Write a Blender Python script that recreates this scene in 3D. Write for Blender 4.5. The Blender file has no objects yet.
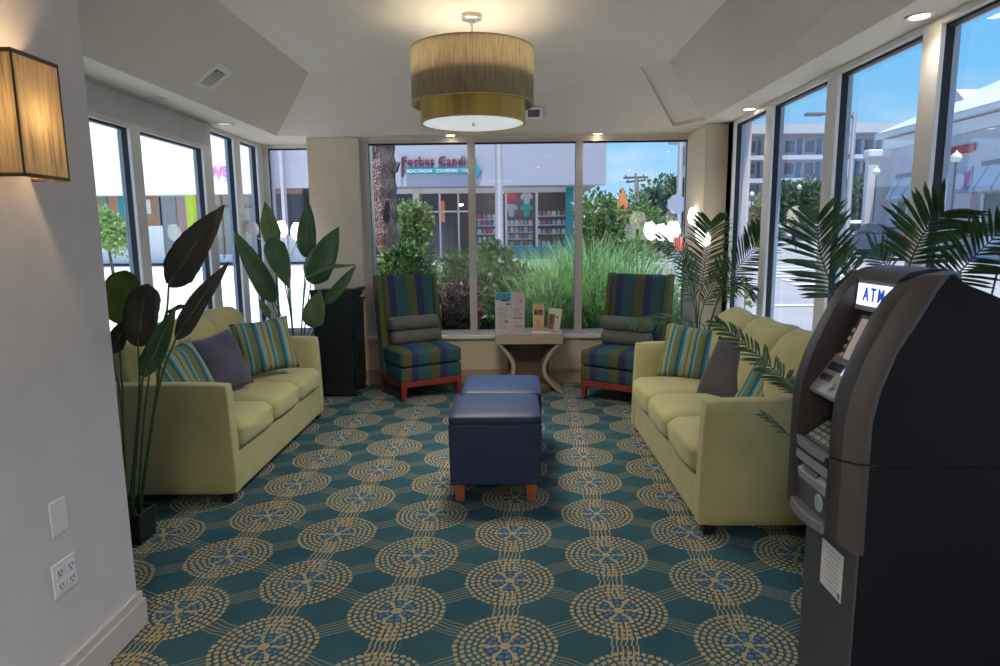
import bpy, bmesh, math, random
from mathutils import Vector, Matrix, Euler

random.seed(11)
EXPOSURE = 0.52
HALL_FILL = 1.5
PEND = 4.2
TWIN_FILL = 4.5
SKY = 0.75
SUN = 5.5
DL = 5
DOWN_FILL = 165
scene = bpy.context.scene
COL = scene.collection
PI = math.pi

# ------------------------------------------------------------------ helpers
def V(*a):
    return Vector(a[0]) if len(a) == 1 else Vector(a)

def obj(name, bm, mat=None, parent=None, world=False, bevel=0.0, seg=2, smooth=False, auto=None):
    me = bpy.data.meshes.new(name)
    bm.normal_update()
    bm.to_mesh(me)
    bm.free()
    for m in (mat if isinstance(mat, (list, tuple)) else [mat]):
        if m is not None:
            me.materials.append(m)
    o = bpy.data.objects.new(name, me)
    COL.objects.link(o)
    if smooth:
        me.polygons.foreach_set('use_smooth', [True] * len(me.polygons))
    if auto is not None:
        me.polygons.foreach_set('use_smooth', [True] * len(me.polygons))
        me.set_sharp_from_angle(angle=math.radians(auto))
    if parent is not None:
        o.parent = parent
        if world:
            o.location = -root_loc(parent)
    if bevel:
        b = o.modifiers.new('bevel', 'BEVEL')
        b.width = bevel
        b.segments = seg
        b.limit_method = 'ANGLE'
        b.angle_limit = math.radians(40)
    return o

def root_loc(o):
    l = Vector(o.location)
    while o.parent is not None:
        o = o.parent
        l = l + Vector(o.location)
    return l

def tag(o, label=None, cat=None, group=None, kind=None):
    if label: o['label'] = label
    if cat: o['category'] = cat
    if group: o['group'] = group
    if kind: o['kind'] = kind
    return o

def thing(name, label, cat, loc=(0, 0, 0), rz=0.0, group=None):
    o = bpy.data.objects.new(name, None)
    o.empty_display_size = 0.1
    COL.objects.link(o)
    o.location = loc
    o.rotation_euler = (0, 0, rz)
    return tag(o, label, cat, group)

def struct(name, bm, mat, **k):
    o = obj(name, bm, mat, **k)
    if k.get('parent') is None:
        o['kind'] = 'structure'
    return o

def dup(root, loc, rz=0.0, label=None, group=None):
    r = root.copy()
    COL.objects.link(r)
    r.location = loc
    r.rotation_euler = (0, 0, rz)
    if label: r['label'] = label
    if group: r['group'] = group
    def rec(src, dst):
        for ch in list(src.children):
            c = ch.copy()
            COL.objects.link(c)
            c.parent = dst
            rec(ch, c)
    rec(root, r)
    return r

def B():
    return bmesh.new()

def box(bm, x0, x1, y0, y1, z0, z1, M=None, mi=0):
    vs = [bm.verts.new((x, y, z)) for z in (z0, z1) for y in (y0, y1) for x in (x0, x1)]
    if M is not None:
        for v in vs: v.co = M @ v.co
    for q in ((0, 2, 3, 1), (4, 5, 7, 6), (0, 1, 5, 4), (2, 6, 7, 3), (0, 4, 6, 2), (1, 3, 7, 5)):
        f = bm.faces.new([vs[i] for i in q])
        f.material_index = mi
    return bm

def boxm(x0, x1, y0, y1, z0, z1):
    return box(B(), x0, x1, y0, y1, z0, z1)

def prism(bm, pts, axis, a0, a1, mi=0):
    def mk(p, a):
        if axis == 'y': return (p[0], a, p[1])
        if axis == 'x': return (a, p[0], p[1])
        return (p[0], p[1], a)
    A = [bm.verts.new(mk(p, a0)) for p in pts]
    C = [bm.verts.new(mk(p, a1)) for p in pts]
    n = len(pts)
    fs = [bm.faces.new(A[::-1]), bm.faces.new(C)]
    for i in range(n):
        fs.append(bm.faces.new((A[i], A[(i + 1) % n], C[(i + 1) % n], C[i])))
    for f in fs: f.material_index = mi
    bmesh.ops.recalc_face_normals(bm, faces=fs)
    return bm

def lathe(bm, prof, c=(0, 0, 0), seg=24, M=None):
    rings = []
    for r, z in prof:
        ring = []
        if r < 1e-5:
            ring = [bm.verts.new((0, 0, z))]
        else:
            for i in range(seg):
                a = 2 * PI * i / seg
                ring.append(bm.verts.new((r * math.cos(a), r * math.sin(a), z)))
        rings.append(ring)
    for a, b in zip(rings[:-1], rings[1:]):
        for i in range(seg):
            j = (i + 1) % seg
            if len(a) == 1 and len(b) == 1: continue
            if len(a) == 1: bm.faces.new((a[0], b[i], b[j]))
            elif len(b) == 1: bm.faces.new((a[i], a[j], b[0]))
            else: bm.faces.new((a[i], a[j], b[j], b[i]))
    T = Matrix.Translation(c) @ (M if M is not None else Matrix.Identity(4))
    for ring in rings:
        for v in ring: v.co = T @ v.co
    return bm

def smooth_path(pts, n):
    pts = [V(p) for p in pts]
    if len(pts) == 2:
        return [pts[0].lerp(pts[1], i / n) for i in range(n + 1)]
    out = []
    m = len(pts) - 1
    for i in range(n + 1):
        t = i / n * m
        k = min(int(t), m - 1)
        f = t - k
        p0, p1, p2, p3 = pts[max(k - 1, 0)], pts[k], pts[k + 1], pts[min(k + 2, m)]
        out.append(0.5 * ((2 * p1) + (p2 - p0) * f + (2 * p0 - 5 * p1 + 4 * p2 - p3) * f * f + (3 * p1 - p0 - 3 * p2 + p3) * f ** 3))
    return out

def tube(bm, pts, r, seg=8, caps=True):
    pts = [V(p) for p in pts]
    n = len(pts)
    rs = r if isinstance(r, (list, tuple)) else [r] * n
    rings = []
    up = None
    for i, p in enumerate(pts):
        d = (pts[min(i + 1, n - 1)] - pts[max(i - 1, 0)]).normalized()
        if up is None:
            up = V(0, 0, 1) if abs(d.z) < 0.9 else V(1, 0, 0)
        s = d.cross(up).normalized()
        up = s.cross(d).normalized()
        rings.append([bm.verts.new(p + (s * math.cos(2 * PI * k / seg) + up * math.sin(2 * PI * k / seg)) * rs[i]) for k in range(seg)])
    for a, b in zip(rings[:-1], rings[1:]):
        for k in range(seg):
            bm.faces.new((a[k], a[(k + 1) % seg], b[(k + 1) % seg], b[k]))
    if caps:
        bm.faces.new(rings[0][::-1])
        bm.faces.new(rings[-1])
    return bm

def puffy(c, s, r=0.05, crown=0.03, front=0.02, cuts=9, M=None, seed=0, lump=0.0):
    """rounded upholstery block with a domed top and front"""
    bm = B()
    bmesh.ops.create_cube(bm, size=2)
    bmesh.ops.subdivide_edges(bm, edges=bm.edges[:], cuts=cuts, use_grid_fill=True)
    rnd = random.Random(seed)
    ph = [rnd.uniform(0, 6.28) for _ in range(6)]
    h = [x / 2 for x in s]
    for v in bm.verts:
        u = v.co.copy()
        # concentrate loops towards the edges so that the rounding reads
        p = V(*[h[i] * math.copysign(abs(u[i]) ** 0.75, u[i]) for i in range(3)])
        q = V(*[max(-h[i] + r, min(h[i] - r, p[i])) for i in range(3)])
        d = p - q
        if d.length > 1e-6:
            m = max(abs(d.x), abs(d.y), abs(d.z))
            p = q + d.normalized() * m
        cx, cy, cz = 1 - u.x ** 2, 1 - u.y ** 2, 1 - u.z ** 2
        p.z += crown * cx * cy * (1 if u.z > 0 else -0.3) * abs(u.z)
        p.y -= front * cx * cz * (1 if u.y < 0 else -0.6) * abs(u.y)
        if lump:
            w = lump * (math.sin(u.x * 3.1 + u.z * 4 + ph[0]) + math.sin(u.z * 6 + u.x * 5 + ph[1]) * 0.6 + math.sin(u.x * 9 - u.z * 3 + ph[2]) * 0.35)
            p.y += w * (1 if u.y < 0 else 0.2)
            p.z += w * 0.6 * (1 if u.z > 0 else 0)
        v.co = p
    T = Matrix.Translation(c) @ (M if M is not None else Matrix.Identity(4))
    for v in bm.verts: v.co = T @ v.co
    return bm

def pillow_bm(w, hgt, t, n=16, seed=0):
    bm = B()
    rnd = random.Random(seed)
    ph = rnd.uniform(0, 6)
    def P(i, j, s):
        u, v = -1 + 2 * i / n, -1 + 2 * j / n
        e = max(0.0, (1 - u ** 4) * (1 - v ** 4)) ** 0.6
        k = 1 - 0.07 * (1 - v * v) if False else 1
        x = u * w / 2 * (1 - 0.08 * (1 - u * u) * v * v) * (1 - 0.07 * (1 - v * v) * abs(u))
        z = v * hgt / 2 * (1 - 0.07 * (1 - u * u) * abs(v))
        y = s * t / 2 * e + 0.008 * math.sin(4 * u + 3 * v + ph) * e
        return (x, y, z)
    F = [[bm.verts.new(P(i, j, -1)) for j in range(n + 1)] for i in range(n + 1)]
    K = [[F[i][j] if i in (0, n) or j in (0, n) else bm.verts.new(P(i, j, 1)) for j in range(n + 1)] for i in range(n + 1)]
    for i in range(n):
        for j in range(n):
            bm.faces.new((F[i][j], F[i + 1][j], F[i + 1][j + 1], F[i][j + 1]))
            q = (K[i][j], K[i][j + 1], K[i + 1][j + 1], K[i + 1][j])
            if len(set(q)) == 4:
                try: bm.faces.new(q)
                except ValueError: pass
    return bm

def pose(o, loc, normal, roll=0.0):
    """turn an upright panel (front = -y) so that its front faces `normal`"""
    y = -V(normal).normalized()
    x = y.cross(V(0, 0, 1)).normalized()
    z = x.cross(y)
    R = Matrix((x, y, z)).transposed()
    o.rotation_euler = (R @ Matrix.Rotation(roll, 3, 'Y')).to_euler()
    o.location = loc

def text_obj(name, body, size, mat, parent, loc, rot, extrude=0.004, align='CENTER', sx=1.0, bold=0.0):
    cu = bpy.data.curves.new(name, 'FONT')
    cu.body = body
    cu.size = size
    cu.extrude = extrude
    cu.offset = bold
    cu.align_x = align
    cu.align_y = 'CENTER'
    cu.resolution_u = 3
    cu.materials.append(mat)
    tmp = bpy.data.objects.new(name, cu)
    COL.objects.link(tmp)
    me = bpy.data.meshes.new_from_object(tmp)
    bpy.data.objects.remove(tmp)
    o = bpy.data.objects.new(name, me)
    COL.objects.link(o)
    if parent is not None: o.parent = parent
    o.location = loc
    o.rotation_euler = rot
    o.scale = (sx, 1, 1)
    return o

# ---------------------------------------------------------------- materials
MATS = {}
class NT:
    def __init__(self, mat):
        mat.use_nodes = True
        self.t = mat.node_tree
        self.n = self.t.nodes
        self.b = self.n.get('Principled BSDF')
    def new(self, typ, **k):
        nd = self.n.new(typ)
        for a, b in k.items(): setattr(nd, a, b)
        return nd
    def link(self, a, b): self.t.links.new(a, b)
    def val(self, s, v):
        if hasattr(v, 'is_linked') or isinstance(v, bpy.types.NodeSocket): self.link(v, s)
        else: s.default_value = v
    def m(self, op, a, b=0.0, c=0.0):
        nd = self.new('ShaderNodeMath', operation=op)
        self.val(nd.inputs[0], a)
        self.val(nd.inputs[1], b)
        if len(nd.inputs) > 2: self.val(nd.inputs[2], c)
        return nd.outputs[0]
    def mix(self, f, a, b):
        nd = self.new('ShaderNodeMix', data_type='RGBA')
        self.val(nd.inputs['Factor'], f)
        for s, v in ((nd.inputs[6], a), (nd.inputs[7], b)):
            if isinstance(v, bpy.types.NodeSocket): self.link(v, s)
            else: s.default_value = (*v[:3], 1)
        return nd.outputs[2]
    def obj_xyz(self):
        tc = self.new('ShaderNodeTexCoord')
        sp = self.new('ShaderNodeSeparateXYZ')
        self.link(tc.outputs['Object'], sp.inputs[0])
        return tc.outputs['Object'], sp.outputs[0], sp.outputs[1], sp.outputs[2]
    def noise(self, vec, scale, detail=2.0, rough=0.5):
        nd = self.new('ShaderNodeTexNoise')
        if vec is not None: self.link(vec, nd.inputs['Vector'])
        nd.inputs['Scale'].default_value = scale
        nd.inputs['Detail'].default_value = detail
        nd.inputs['Roughness'].default_value = rough
        return nd.outputs['Fac']
    def ramp(self, fac, stops, interp='LINEAR'):
        nd = self.new('ShaderNodeValToRGB')
        cr = nd.color_ramp
        cr.interpolation = interp
        while len(cr.elements) > len(stops): cr.elements.remove(cr.elements[-1])
        while len(cr.elements) < len(stops): cr.elements.new(0.5)
        for e, (p, c) in zip(cr.elements, stops):
            e.position = p
            e.color = (*c[:3], 1)
        self.val(nd.inputs[0], fac)
        return nd.outputs[0]
    def bump(self, h, strength=0.3, dist=0.01):
        nd = self.new('ShaderNodeBump')
        nd.inputs['Strength'].default_value = strength
        nd.inputs['Distance'].default_value = dist
        self.link(h, nd.inputs['Height'])
        self.link(nd.outputs[0], self.b.inputs['Normal'])

def srgb(r, g, b):
    f = lambda c: (c / 255 / 12.92) if c / 255 <= 0.04045 else ((c / 255 + 0.055) / 1.055) ** 2.4
    return (f(r), f(g), f(b))

def mat(name, col, rough=0.6, metal=0.0, spec=0.5, var=0.0, vscale=8.0, bump=0.0, bscale=60.0, emit=None, estr=1.0, coat=0.0):
    if name in MATS: return MATS[name]
    m = bpy.data.materials.new(name)
    t = NT(m)
    b = t.b
    b.inputs['Base Color'].default_value = (*col, 1)
    b.inputs['Roughness'].default_value = rough
    b.inputs['Metallic'].default_value = metal
    b.inputs['Specular IOR Level'].default_value = spec
    b.inputs['Coat Weight'].default_value = coat
    if var or bump:
        vec, x, y, z = t.obj_xyz()
    if var:
        f = t.noise(vec, vscale, 3.0)
        lo = tuple(max(0, c * (1 - var)) for c in col)
        hi = tuple(min(1, c * (1 + var)) for c in col)
        t.link(t.ramp(f, [(0.3, lo), (0.7, hi)]), b.inputs['Base Color'])
    if bump:
        t.bump(t.noise(vec, bscale, 2.0), bump, 0.004)
    if emit is not None:
        b.inputs['Emission Color'].default_value = (*emit, 1)
        b.inputs['Emission Strength'].default_value = estr
    MATS[name] = m
    return m

def fabric(name, col, var=0.12, scale=260.0, rough=0.95, bump=0.25):
    if name in MATS: return MATS[name]
    m = bpy.data.materials.new(name)
    t = NT(m)
    vec, x, y, z = t.obj_xyz()
    a = t.noise(vec, scale, 1.0)
    c = t.noise(vec, 5.0, 3.0)
    f = t.m('ADD', t.m('MULTIPLY', a, 0.6), t.m('MULTIPLY', c, 0.4))
    lo = tuple(k * (1 - var) for k in col)
    hi = tuple(min(1, k * (1 + var)) for k in col)
    t.link(t.ramp(f, [(0.35, lo), (0.65, hi)]), t.b.inputs['Base Color'])
    t.b.inputs['Roughness'].default_value = rough
    t.b.inputs['Specular IOR Level'].default_value = 0.2
    t.b.inputs['Sheen Weight'].default_value = 0.15
    t.bump(a, bump, 0.002)
    MATS[name] = m
    return m

def stripes(name, period, stops, axis=0, rough=0.9, offset=0.0):
    """vertical stripes across the local x axis: stops = [(start fraction, colour)]"""
    m = bpy.data.materials.new(name)
    t = NT(m)
    vec, x, y, z = t.obj_xyz()
    c = (x, y, z)[axis]
    f = t.m('FRACT', t.m('ADD', t.m('DIVIDE', c, period), offset + 20.0))
    col = t.ramp(f, stops, 'CONSTANT')
    nz = t.noise(vec, 240.0, 1.0)
    sh = t.m('ADD', t.m('MULTIPLY', nz, 0.5), 0.75)
    mx = t.new('ShaderNodeVectorMath', operation='SCALE')
    t.link(col, mx.inputs[0])
    t.link(sh, mx.inputs['Scale'])
    t.link(mx.outputs[0], t.b.inputs['Base Color'])
    t.b.inputs['Roughness'].default_value = rough
    t.b.inputs['Specular IOR Level'].default_value = 0.2
    t.bump(nz, 0.2, 0.002)
    return m

def glass_mat():
    m = bpy.data.materials.new('window_glass')
    m.use_nodes = True
    t = m.node_tree
    t.nodes.clear()
    out = t.nodes.new('ShaderNodeOutputMaterial')
    tr = t.nodes.new('ShaderNodeBsdfTransparent')
    tr.inputs[0].default_value = (0.93, 0.96, 0.985, 1)
    gl = t.nodes.new('ShaderNodeBsdfGlossy')
    gl.inputs['Roughness'].default_value = 0.0
    gl.inputs[0].default_value = (0.9, 0.95, 1, 1)
    lw = t.nodes.new('ShaderNodeLayerWeight')
    lw.inputs[0].default_value = 0.5
    pw = t.nodes.new('ShaderNodeMath'); pw.operation = 'POWER'
    t.links.new(lw.outputs['Facing'], pw.inputs[0])
    pw.inputs[1].default_value = 5.0
    fr = t.nodes.new('ShaderNodeMath'); fr.operation = 'MULTIPLY_ADD'
    t.links.new(pw.outputs[0], fr.inputs[0])
    fr.inputs[1].default_value = 0.6
    fr.inputs[2].default_value = 0.03
    mx = t.nodes.new('ShaderNodeMixShader')
    t.links.new(fr.outputs[0], mx.inputs[0])
    t.links.new(tr.outputs[0], mx.inputs[1])
    t.links.new(gl.outputs[0], mx.inputs[2])
    t.links.new(mx.outputs[0], out.inputs[0])
    return m

def shade_mat(name, col, streak=60.0, trans=0.6):
    """woven lamp shade cloth that lets light through"""
    m = bpy.data.materials.new(name)
    t = NT(m)
    vec, x, y, z = t.obj_xyz()
    mp = t.new('ShaderNodeMapping')
    t.link(vec, mp.inputs[0])
    mp.inputs['Scale'].default_value = (1, 1, 0.06)
    f = t.noise(mp.outputs[0], streak, 3.0, 0.7)
    c = t.ramp(f, [(0.3, tuple(k * 0.62 for k in col)), (0.5, col), (0.72, tuple(min(1, k * 1.25) for k in col))])
    t.link(c, t.b.inputs['Base Color'])
    t.b.inputs['Roughness'].default_value = 0.9
    tl = t.new('ShaderNodeBsdfTranslucent')
    t.link(c, tl.inputs[0])
    mx = t.new('ShaderNodeMixShader')
    mx.inputs[0].default_value = trans
    out = t.n.get('Material Output')
    t.link(t.b.outputs[0], mx.inputs[1])
    t.link(tl.outputs[0], mx.inputs[2])
    t.link(mx.outputs[0], out.inputs[0])
    return m

def leaf_mat(name, c0, c1, rough=0.4, trans=0.35, scale=6.0, ribs=0.0):
    if name in MATS: return MATS[name]
    m = bpy.data.materials.new(name)
    t = NT(m)
    vec, x, y, z = t.obj_xyz()
    f = t.noise(vec, scale, 3.0)
    c = t.ramp(f, [(0.3, c0), (0.7, c1)])
    t.link(c, t.b.inputs['Base Color'])
    t.b.inputs['Roughness'].default_value = rough
    tl = t.new('ShaderNodeBsdfTranslucent')
    t.link(c, tl.inputs[0])
    mx = t.new('ShaderNodeMixShader')
    mx.inputs[0].default_value = trans
    t.link(t.b.outputs[0], mx.inputs[1])
    t.link(tl.outputs[0], mx.inputs[2])
    t.link(mx.outputs[0], t.n.get('Material Output').inputs[0])
    MATS[name] = m
    return m

def carpet_mat():
    m = bpy.data.materials.new('medallion_carpet')
    t = NT(m)
    vec, x, y, z = t.obj_xyz()
    PX, PY = 0.954, 0.488
    x = t.m('SUBTRACT', x, t.m('MULTIPLY', t.m('SUBTRACT', y, 2.85), 0.040))
    def wrap(c, off, p):
        return t.m('SUBTRACT', t.m('MULTIPLY', t.m('FRACT', t.m('ADD', t.m('DIVIDE', t.m('SUBTRACT', c, off), p), 40.5)), p), p / 2)
    ua, va = wrap(x, -0.48, PX), wrap(y, 3.075, PY)
    ub, vb = wrap(x, -0.003, PX), wrap(y, 2.833, PY)
    da = t.m('ADD', t.m('MULTIPLY', ua, ua), t.m('MULTIPLY', va, va))
    db = t.m('ADD', t.m('MULTIPLY', ub, ub), t.m('MULTIPLY', vb, vb))
    s = t.m('LESS_THAN', da, db)
    def sel(a, b):
        return t.m('ADD', t.m('MULTIPLY', a, s), t.m('MULTIPLY', b, t.m('SUBTRACT', 1.0, s)))
    u, v = sel(ua, ub), sel(va, vb)
    wob = t.m('MULTIPLY', t.m('SUBTRACT', t.noise(vec, 14.0, 1.0), 0.5), 0.02)
    u = t.m('ADD', u, wob)
    v = t.m('ADD', v, wob)
    r = t.m('SQRT', t.m('ADD', t.m('MULTIPLY', u, u), t.m('MULTIPLY', v, v)))
    th = t.m('ARCTAN2', v, u)
    W = 0.0265
    q = t.m('DIVIDE', r, W)
    k = t.m('FLOOR', q)
    fr = t.m('ABSOLUTE', t.m('SUBTRACT', t.m('FRACT', q), 0.5))
    cnt = t.m('FLOOR', t.m('MULTIPLY', t.m('ADD', k, 0.6), 5.9))
    fa = t.m('ABSOLUTE', t.m('SUBTRACT', t.m('FRACT', t.m('ADD', t.m('MULTIPLY', t.m('DIVIDE', th, 2 * PI), cnt), t.m('ADD', t.m('MULTIPLY', k, 0.37), 10.0))), 0.5))
    dash = t.m('LESS_THAN', t.m('ADD', t.m('POWER', t.m('DIVIDE', fr, 0.335), 3.0), t.m('POWER', t.m('DIVIDE', fa, 0.36), 3.0)), 1.0)
    inside = t.m('LESS_THAN', r, 0.2125)
    dash = t.m('MULTIPLY', dash, inside)
    core = t.m('LESS_THAN', r, 0.022)
    au = t.m('ABSOLUTE', u)
    # bundles of thin lines: along y and along both diagonals
    def bundle(p, width, per, duty):
        band = t.m('LESS_THAN', t.m('ABSOLUTE', p), width)
        ln = t.m('LESS_THAN', t.m('FRACT', t.m('ADD', t.m('DIVIDE', p, per), 50.0)), duty)
        return t.m('MULTIPLY', band, ln)
    bend = t.m('MULTIPLY', t.m('SINE', t.m('MULTIPLY', v, 14.0)), 0.012)
    ly = t.m('MULTIPLY', bundle(t.m('ADD', u, bend), 0.062, 0.0205, 0.27), t.m('GREATER_THAN', r, 0.185))
    sn, cs = math.sin(math.radians(27.1)), math.cos(math.radians(27.1))
    p1 = t.m('SUBTRACT', t.m('MULTIPLY', u, sn), t.m('MULTIPLY', v, cs))
    p2 = t.m('ADD', t.m('MULTIPLY', u, sn), t.m('MULTIPLY', v, cs))
    ld = t.m('MAXIMUM', bundle(p1, 0.045, 0.019, 0.3), bundle(p2, 0.045, 0.019, 0.3))
    ld = t.m('MULTIPLY', ld, t.m('GREATER_THAN', r, 0.2))
    ray = t.m('MULTIPLY', t.m('LESS_THAN', r, 0.085), t.m('GREATER_THAN', t.m('COSINE', t.m('MULTIPLY', th, 6.0)), 0.80))
    spine = t.m('MULTIPLY', t.m('LESS_THAN', au, 0.034), t.m('LESS_THAN', t.m('FRACT', t.m('ADD', t.m('DIVIDE', t.m('ADD', u, bend), 0.0205), 50.0)), 0.40))
    ray = t.m('MAXIMUM', ray, t.m('MULTIPLY', spine, t.m('MULTIPLY', inside, t.m('GREATER_THAN', r, 0.09))))
    tan = t.m('MAXIMUM', t.m('MAXIMUM', dash, core), t.m('MAXIMUM', ly, ray))
    blue = t.m('MULTIPLY', t.m('LESS_THAN', r, 0.088), t.m('MULTIPLY', t.m('GREATER_THAN', r, 0.024), t.m('LESS_THAN', t.m('COSINE', t.m('MULTIPLY', th, 6.0)), 0.55)))
    n1 = t.noise(vec, 3.0, 3.0)
    n2 = t.noise(vec, 210.0, 2.0)
    base = t.ramp(n1, [(0.3, (0.026, 0.080, 0.105)), (0.7, (0.044, 0.105, 0.116))])
    tanc = t.ramp(n1, [(0.35, (0.40, 0.31, 0.17)), (0.65, (0.34, 0.295, 0.18))])
    c = t.mix(t.m('MULTIPLY', ld, 0.5), base, tanc)
    c = t.mix(tan, c, tanc)
    bl = t.mix(dash, (0.05, 0.085, 0.105), (0.08, 0.19, 0.33))
    c = t.mix(blue, c, bl)
    mx = t.new('ShaderNodeVectorMath', operation='SCALE')
    t.link(c, mx.inputs[0])
    t.link(t.m('ADD', t.m('MULTIPLY', n2, 1.5), 0.22), mx.inputs['Scale'])
    t.link(mx.outputs[0], t.b.inputs['Base Color'])
    t.b.inputs['Roughness'].default_value = 1.0
    t.b.inputs['Specular IOR Level'].default_value = 0.1
    t.bump(n2, 0.35, 0.004)
    return m

wall_m = mat('painted_wall', (0.60, 0.572, 0.585), 0.85, var=0.03, bump=0.12, bscale=300)
beige_m = mat('painted_column', (0.64, 0.54, 0.40), 0.85, var=0.03, bump=0.12, bscale=300)
ceil_m = mat('painted_ceiling', (0.66, 0.60, 0.515), 0.9, var=0.02, bump=0.1, bscale=220)
trim_m = mat('painted_trim', (0.54, 0.485, 0.47), 0.6)
backtrim_m = mat('brown_baseboard', (0.40, 0.30, 0.21), 0.6)
white_m = mat('white_frame', (0.72, 0.70, 0.68), 0.5)
alu_m = mat('grey_aluminium', (0.33, 0.40, 0.50), 0.5)
gasket_m = mat('black_gasket', (0.006, 0.007, 0.012), 0.6)
glass_m = glass_mat()
olive_m = fabric('olive_upholstery', (0.425, 0.388, 0.185))
navy_m = fabric('slate_cushion', (0.072, 0.074, 0.105), scale=180)
char_m = fabric('charcoal_cushion', (0.070, 0.067, 0.073), scale=180)
grey_fab = fabric('grey_bolster', (0.125, 0.120, 0.105), scale=200)
leather_m = mat('navy_leather', (0.013, 0.028, 0.085), 0.55, bump=0.2, bscale=160, var=0.1)
wood_m = mat('orange_wood', (0.36, 0.11, 0.035), 0.45, var=0.25, vscale=20)
redwood_m = mat('red_wood', (0.24, 0.030, 0.022), 0.4, var=0.2, vscale=15)
darkleg_m = mat('dark_leg', (0.012, 0.008, 0.007), 0.4)
table_m = mat('taupe_laminate', (0.36, 0.275, 0.185), 0.5, var=0.06, vscale=10)
table_in = mat('brown_panel', (0.14, 0.085, 0.05), 0.6, var=0.1)
black_m = mat('black_plastic', (0.008, 0.009, 0.011), 0.45)
plate_m = mat('white_plastic', (0.72, 0.72, 0.76), 0.4)
steel_m = mat('brushed_steel', (0.55, 0.53, 0.5), 0.35, metal=0.9)
atm_side = mat('atm_black_panel', (0.006, 0.0065, 0.011), 0.7, spec=0.2, bump=0.1, bscale=400)
atm_brown = mat('atm_bronze_plastic', (0.048, 0.039, 0.042), 0.42, bump=0.08, bscale=500)
atm_grey = mat('atm_grey_plastic', (0.28, 0.28, 0.30), 0.42)
atm_dark = mat('atm_recess', (0.025, 0.024, 0.028), 0.5)
atm_ped = mat('atm_pedestal', (0.052, 0.057, 0.070), 0.5)

# ------------------------------------------------------------- camera, world
cam_d = bpy.data.cameras.new('camera')
cam_d.sensor_width = 36.0
cam_d.lens = 650.0 / 1000.0 * 36.0
cam_d.clip_start = 0.05
cam_d.clip_end = 500
cam = bpy.data.objects.new('camera', cam_d)
COL.objects.link(cam)
cam.location = (0, 0, 1.6)
cam.rotation_euler = (Matrix.Rotation(math.radians(0.75), 3, 'Z') @ Matrix.Rotation(math.radians(90 - 8.6), 3, 'X') @ Matrix.Rotation(math.radians(-0.6), 3, 'Z')).to_euler()
scene.camera = cam

w = bpy.data.worlds.new('sky')
scene.world = w
w.use_nodes = True
wt = w.node_tree
bg = wt.nodes['Background']
tc = wt.nodes.new('ShaderNodeTexCoord')
sp = wt.nodes.new('ShaderNodeSeparateXYZ')
wt.links.new(tc.outputs['Generated'], sp.inputs[0])
cr = wt.nodes.new('ShaderNodeValToRGB')
e = cr.color_ramp.elements
e[0].position = 0.0; e[0].color = (0.62, 0.80, 0.98, 1)
e[1].position = 0.5; e[1].color = (0.16, 0.42, 0.90, 1)
k = cr.color_ramp.elements.new(0.07); k.color = (0.42, 0.74, 1.0, 1)
k = cr.color_ramp.elements.new(0.2); k.color = (0.22, 0.60, 0.98, 1)
wt.links.new(sp.outputs[2], cr.inputs[0])
nz = wt.nodes.new('ShaderNodeTexNoise')
mp = wt.nodes.new('ShaderNodeMapping')
mp.inputs['Scale'].default_value = (3.0, 3.0, 9.0)
wt.links.new(tc.outputs['Generated'], mp.inputs[0])
wt.links.new(mp.outputs[0], nz.inputs['Vector'])
nz.inputs['Scale'].default_value = 2.2
nz.inputs['Detail'].default_value = 6
cl = wt.nodes.new('ShaderNodeValToRGB')
cl.color_ramp.elements[0].position = 0.50; cl.color_ramp.elements[0].color = (0, 0, 0, 1)
cl.color_ramp.elements[1].position = 0.72; cl.color_ramp.elements[1].color = (0.8, 0.8, 0.8, 1)
wt.links.new(nz.outputs['Fac'], cl.inputs[0])
low = wt.nodes.new('ShaderNodeMapRange')      # clouds bank low over the horizon
low.inputs['From Min'].default_value = 0.05
low.inputs['From Max'].default_value = 0.20
low.inputs['To Min'].default_value = 1.0
low.inputs['To Max'].default_value = 0.12
wt.links.new(sp.outputs[2], low.inputs['Value'])
mu = wt.nodes.new('ShaderNodeMath'); mu.operation = 'MULTIPLY'
wt.links.new(cl.outputs[0], mu.inputs[0])
wt.links.new(low.outputs[0], mu.inputs[1])
mxw = wt.nodes.new('ShaderNodeMix'); mxw.data_type = 'RGBA'
wt.links.new(mu.outputs[0], mxw.inputs['Factor'])
wt.links.new(cr.outputs[0], mxw.inputs[6])
mxw.inputs[7].default_value = (0.95, 0.96, 1.0, 1)
wt.links.new(mxw.outputs[2], bg.inputs[0])
bg.inputs[1].default_value = SKY

def light(name, typ, loc, power, col=(1, 1, 1), size=0.1, parent=None, rot=(0, 0, 0), spot=None, blend=0.5):
    d = bpy.data.lights.new(name, typ)
    d.energy = power
    d.color = col
    if typ in ('POINT', 'SPOT'): d.shadow_soft_size = size
    if typ == 'SPOT':
        d.spot_size = math.radians(spot or 110)
        d.spot_blend = blend
    if typ == 'SUN': d.angle = math.radians(0.6)
    o = bpy.data.objects.new(name, d)
    COL.objects.link(o)
    o.location = loc
    o.rotation_euler = rot
    if parent is not None: o.parent = parent
    return o

sun = light('sun', 'SUN', (0, 0, 30), SUN, (1.0, 0.96, 0.88))
sun.rotation_euler = V(-0.10, 0.24, -0.96).to_track_quat('-Z', 'Y').to_euler()

scene.view_settings.view_transform = 'Standard'
scene.view_settings.look = 'None'
scene.view_settings.gamma = 1.0
scene.view_settings.use_curve_mapping = False
scene.view_settings.exposure = EXPOSURE
scene.cycles.max_bounces = 10
scene.cycles.diffuse_bounces = 5
scene.cycles.transparent_max_bounces = 24
scene.cycles.caustics_reflective = False
scene.cycles.caustics_refractive = False
scene.cycles.sample_clamp_indirect = 6.0

# ------------------------------------------------------------------ the room
CZ = 2.61
struct('floor', boxm(-2.84, 2.25, -3.1, 7.6, -0.12, 0.0), carpet_mat())

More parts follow.
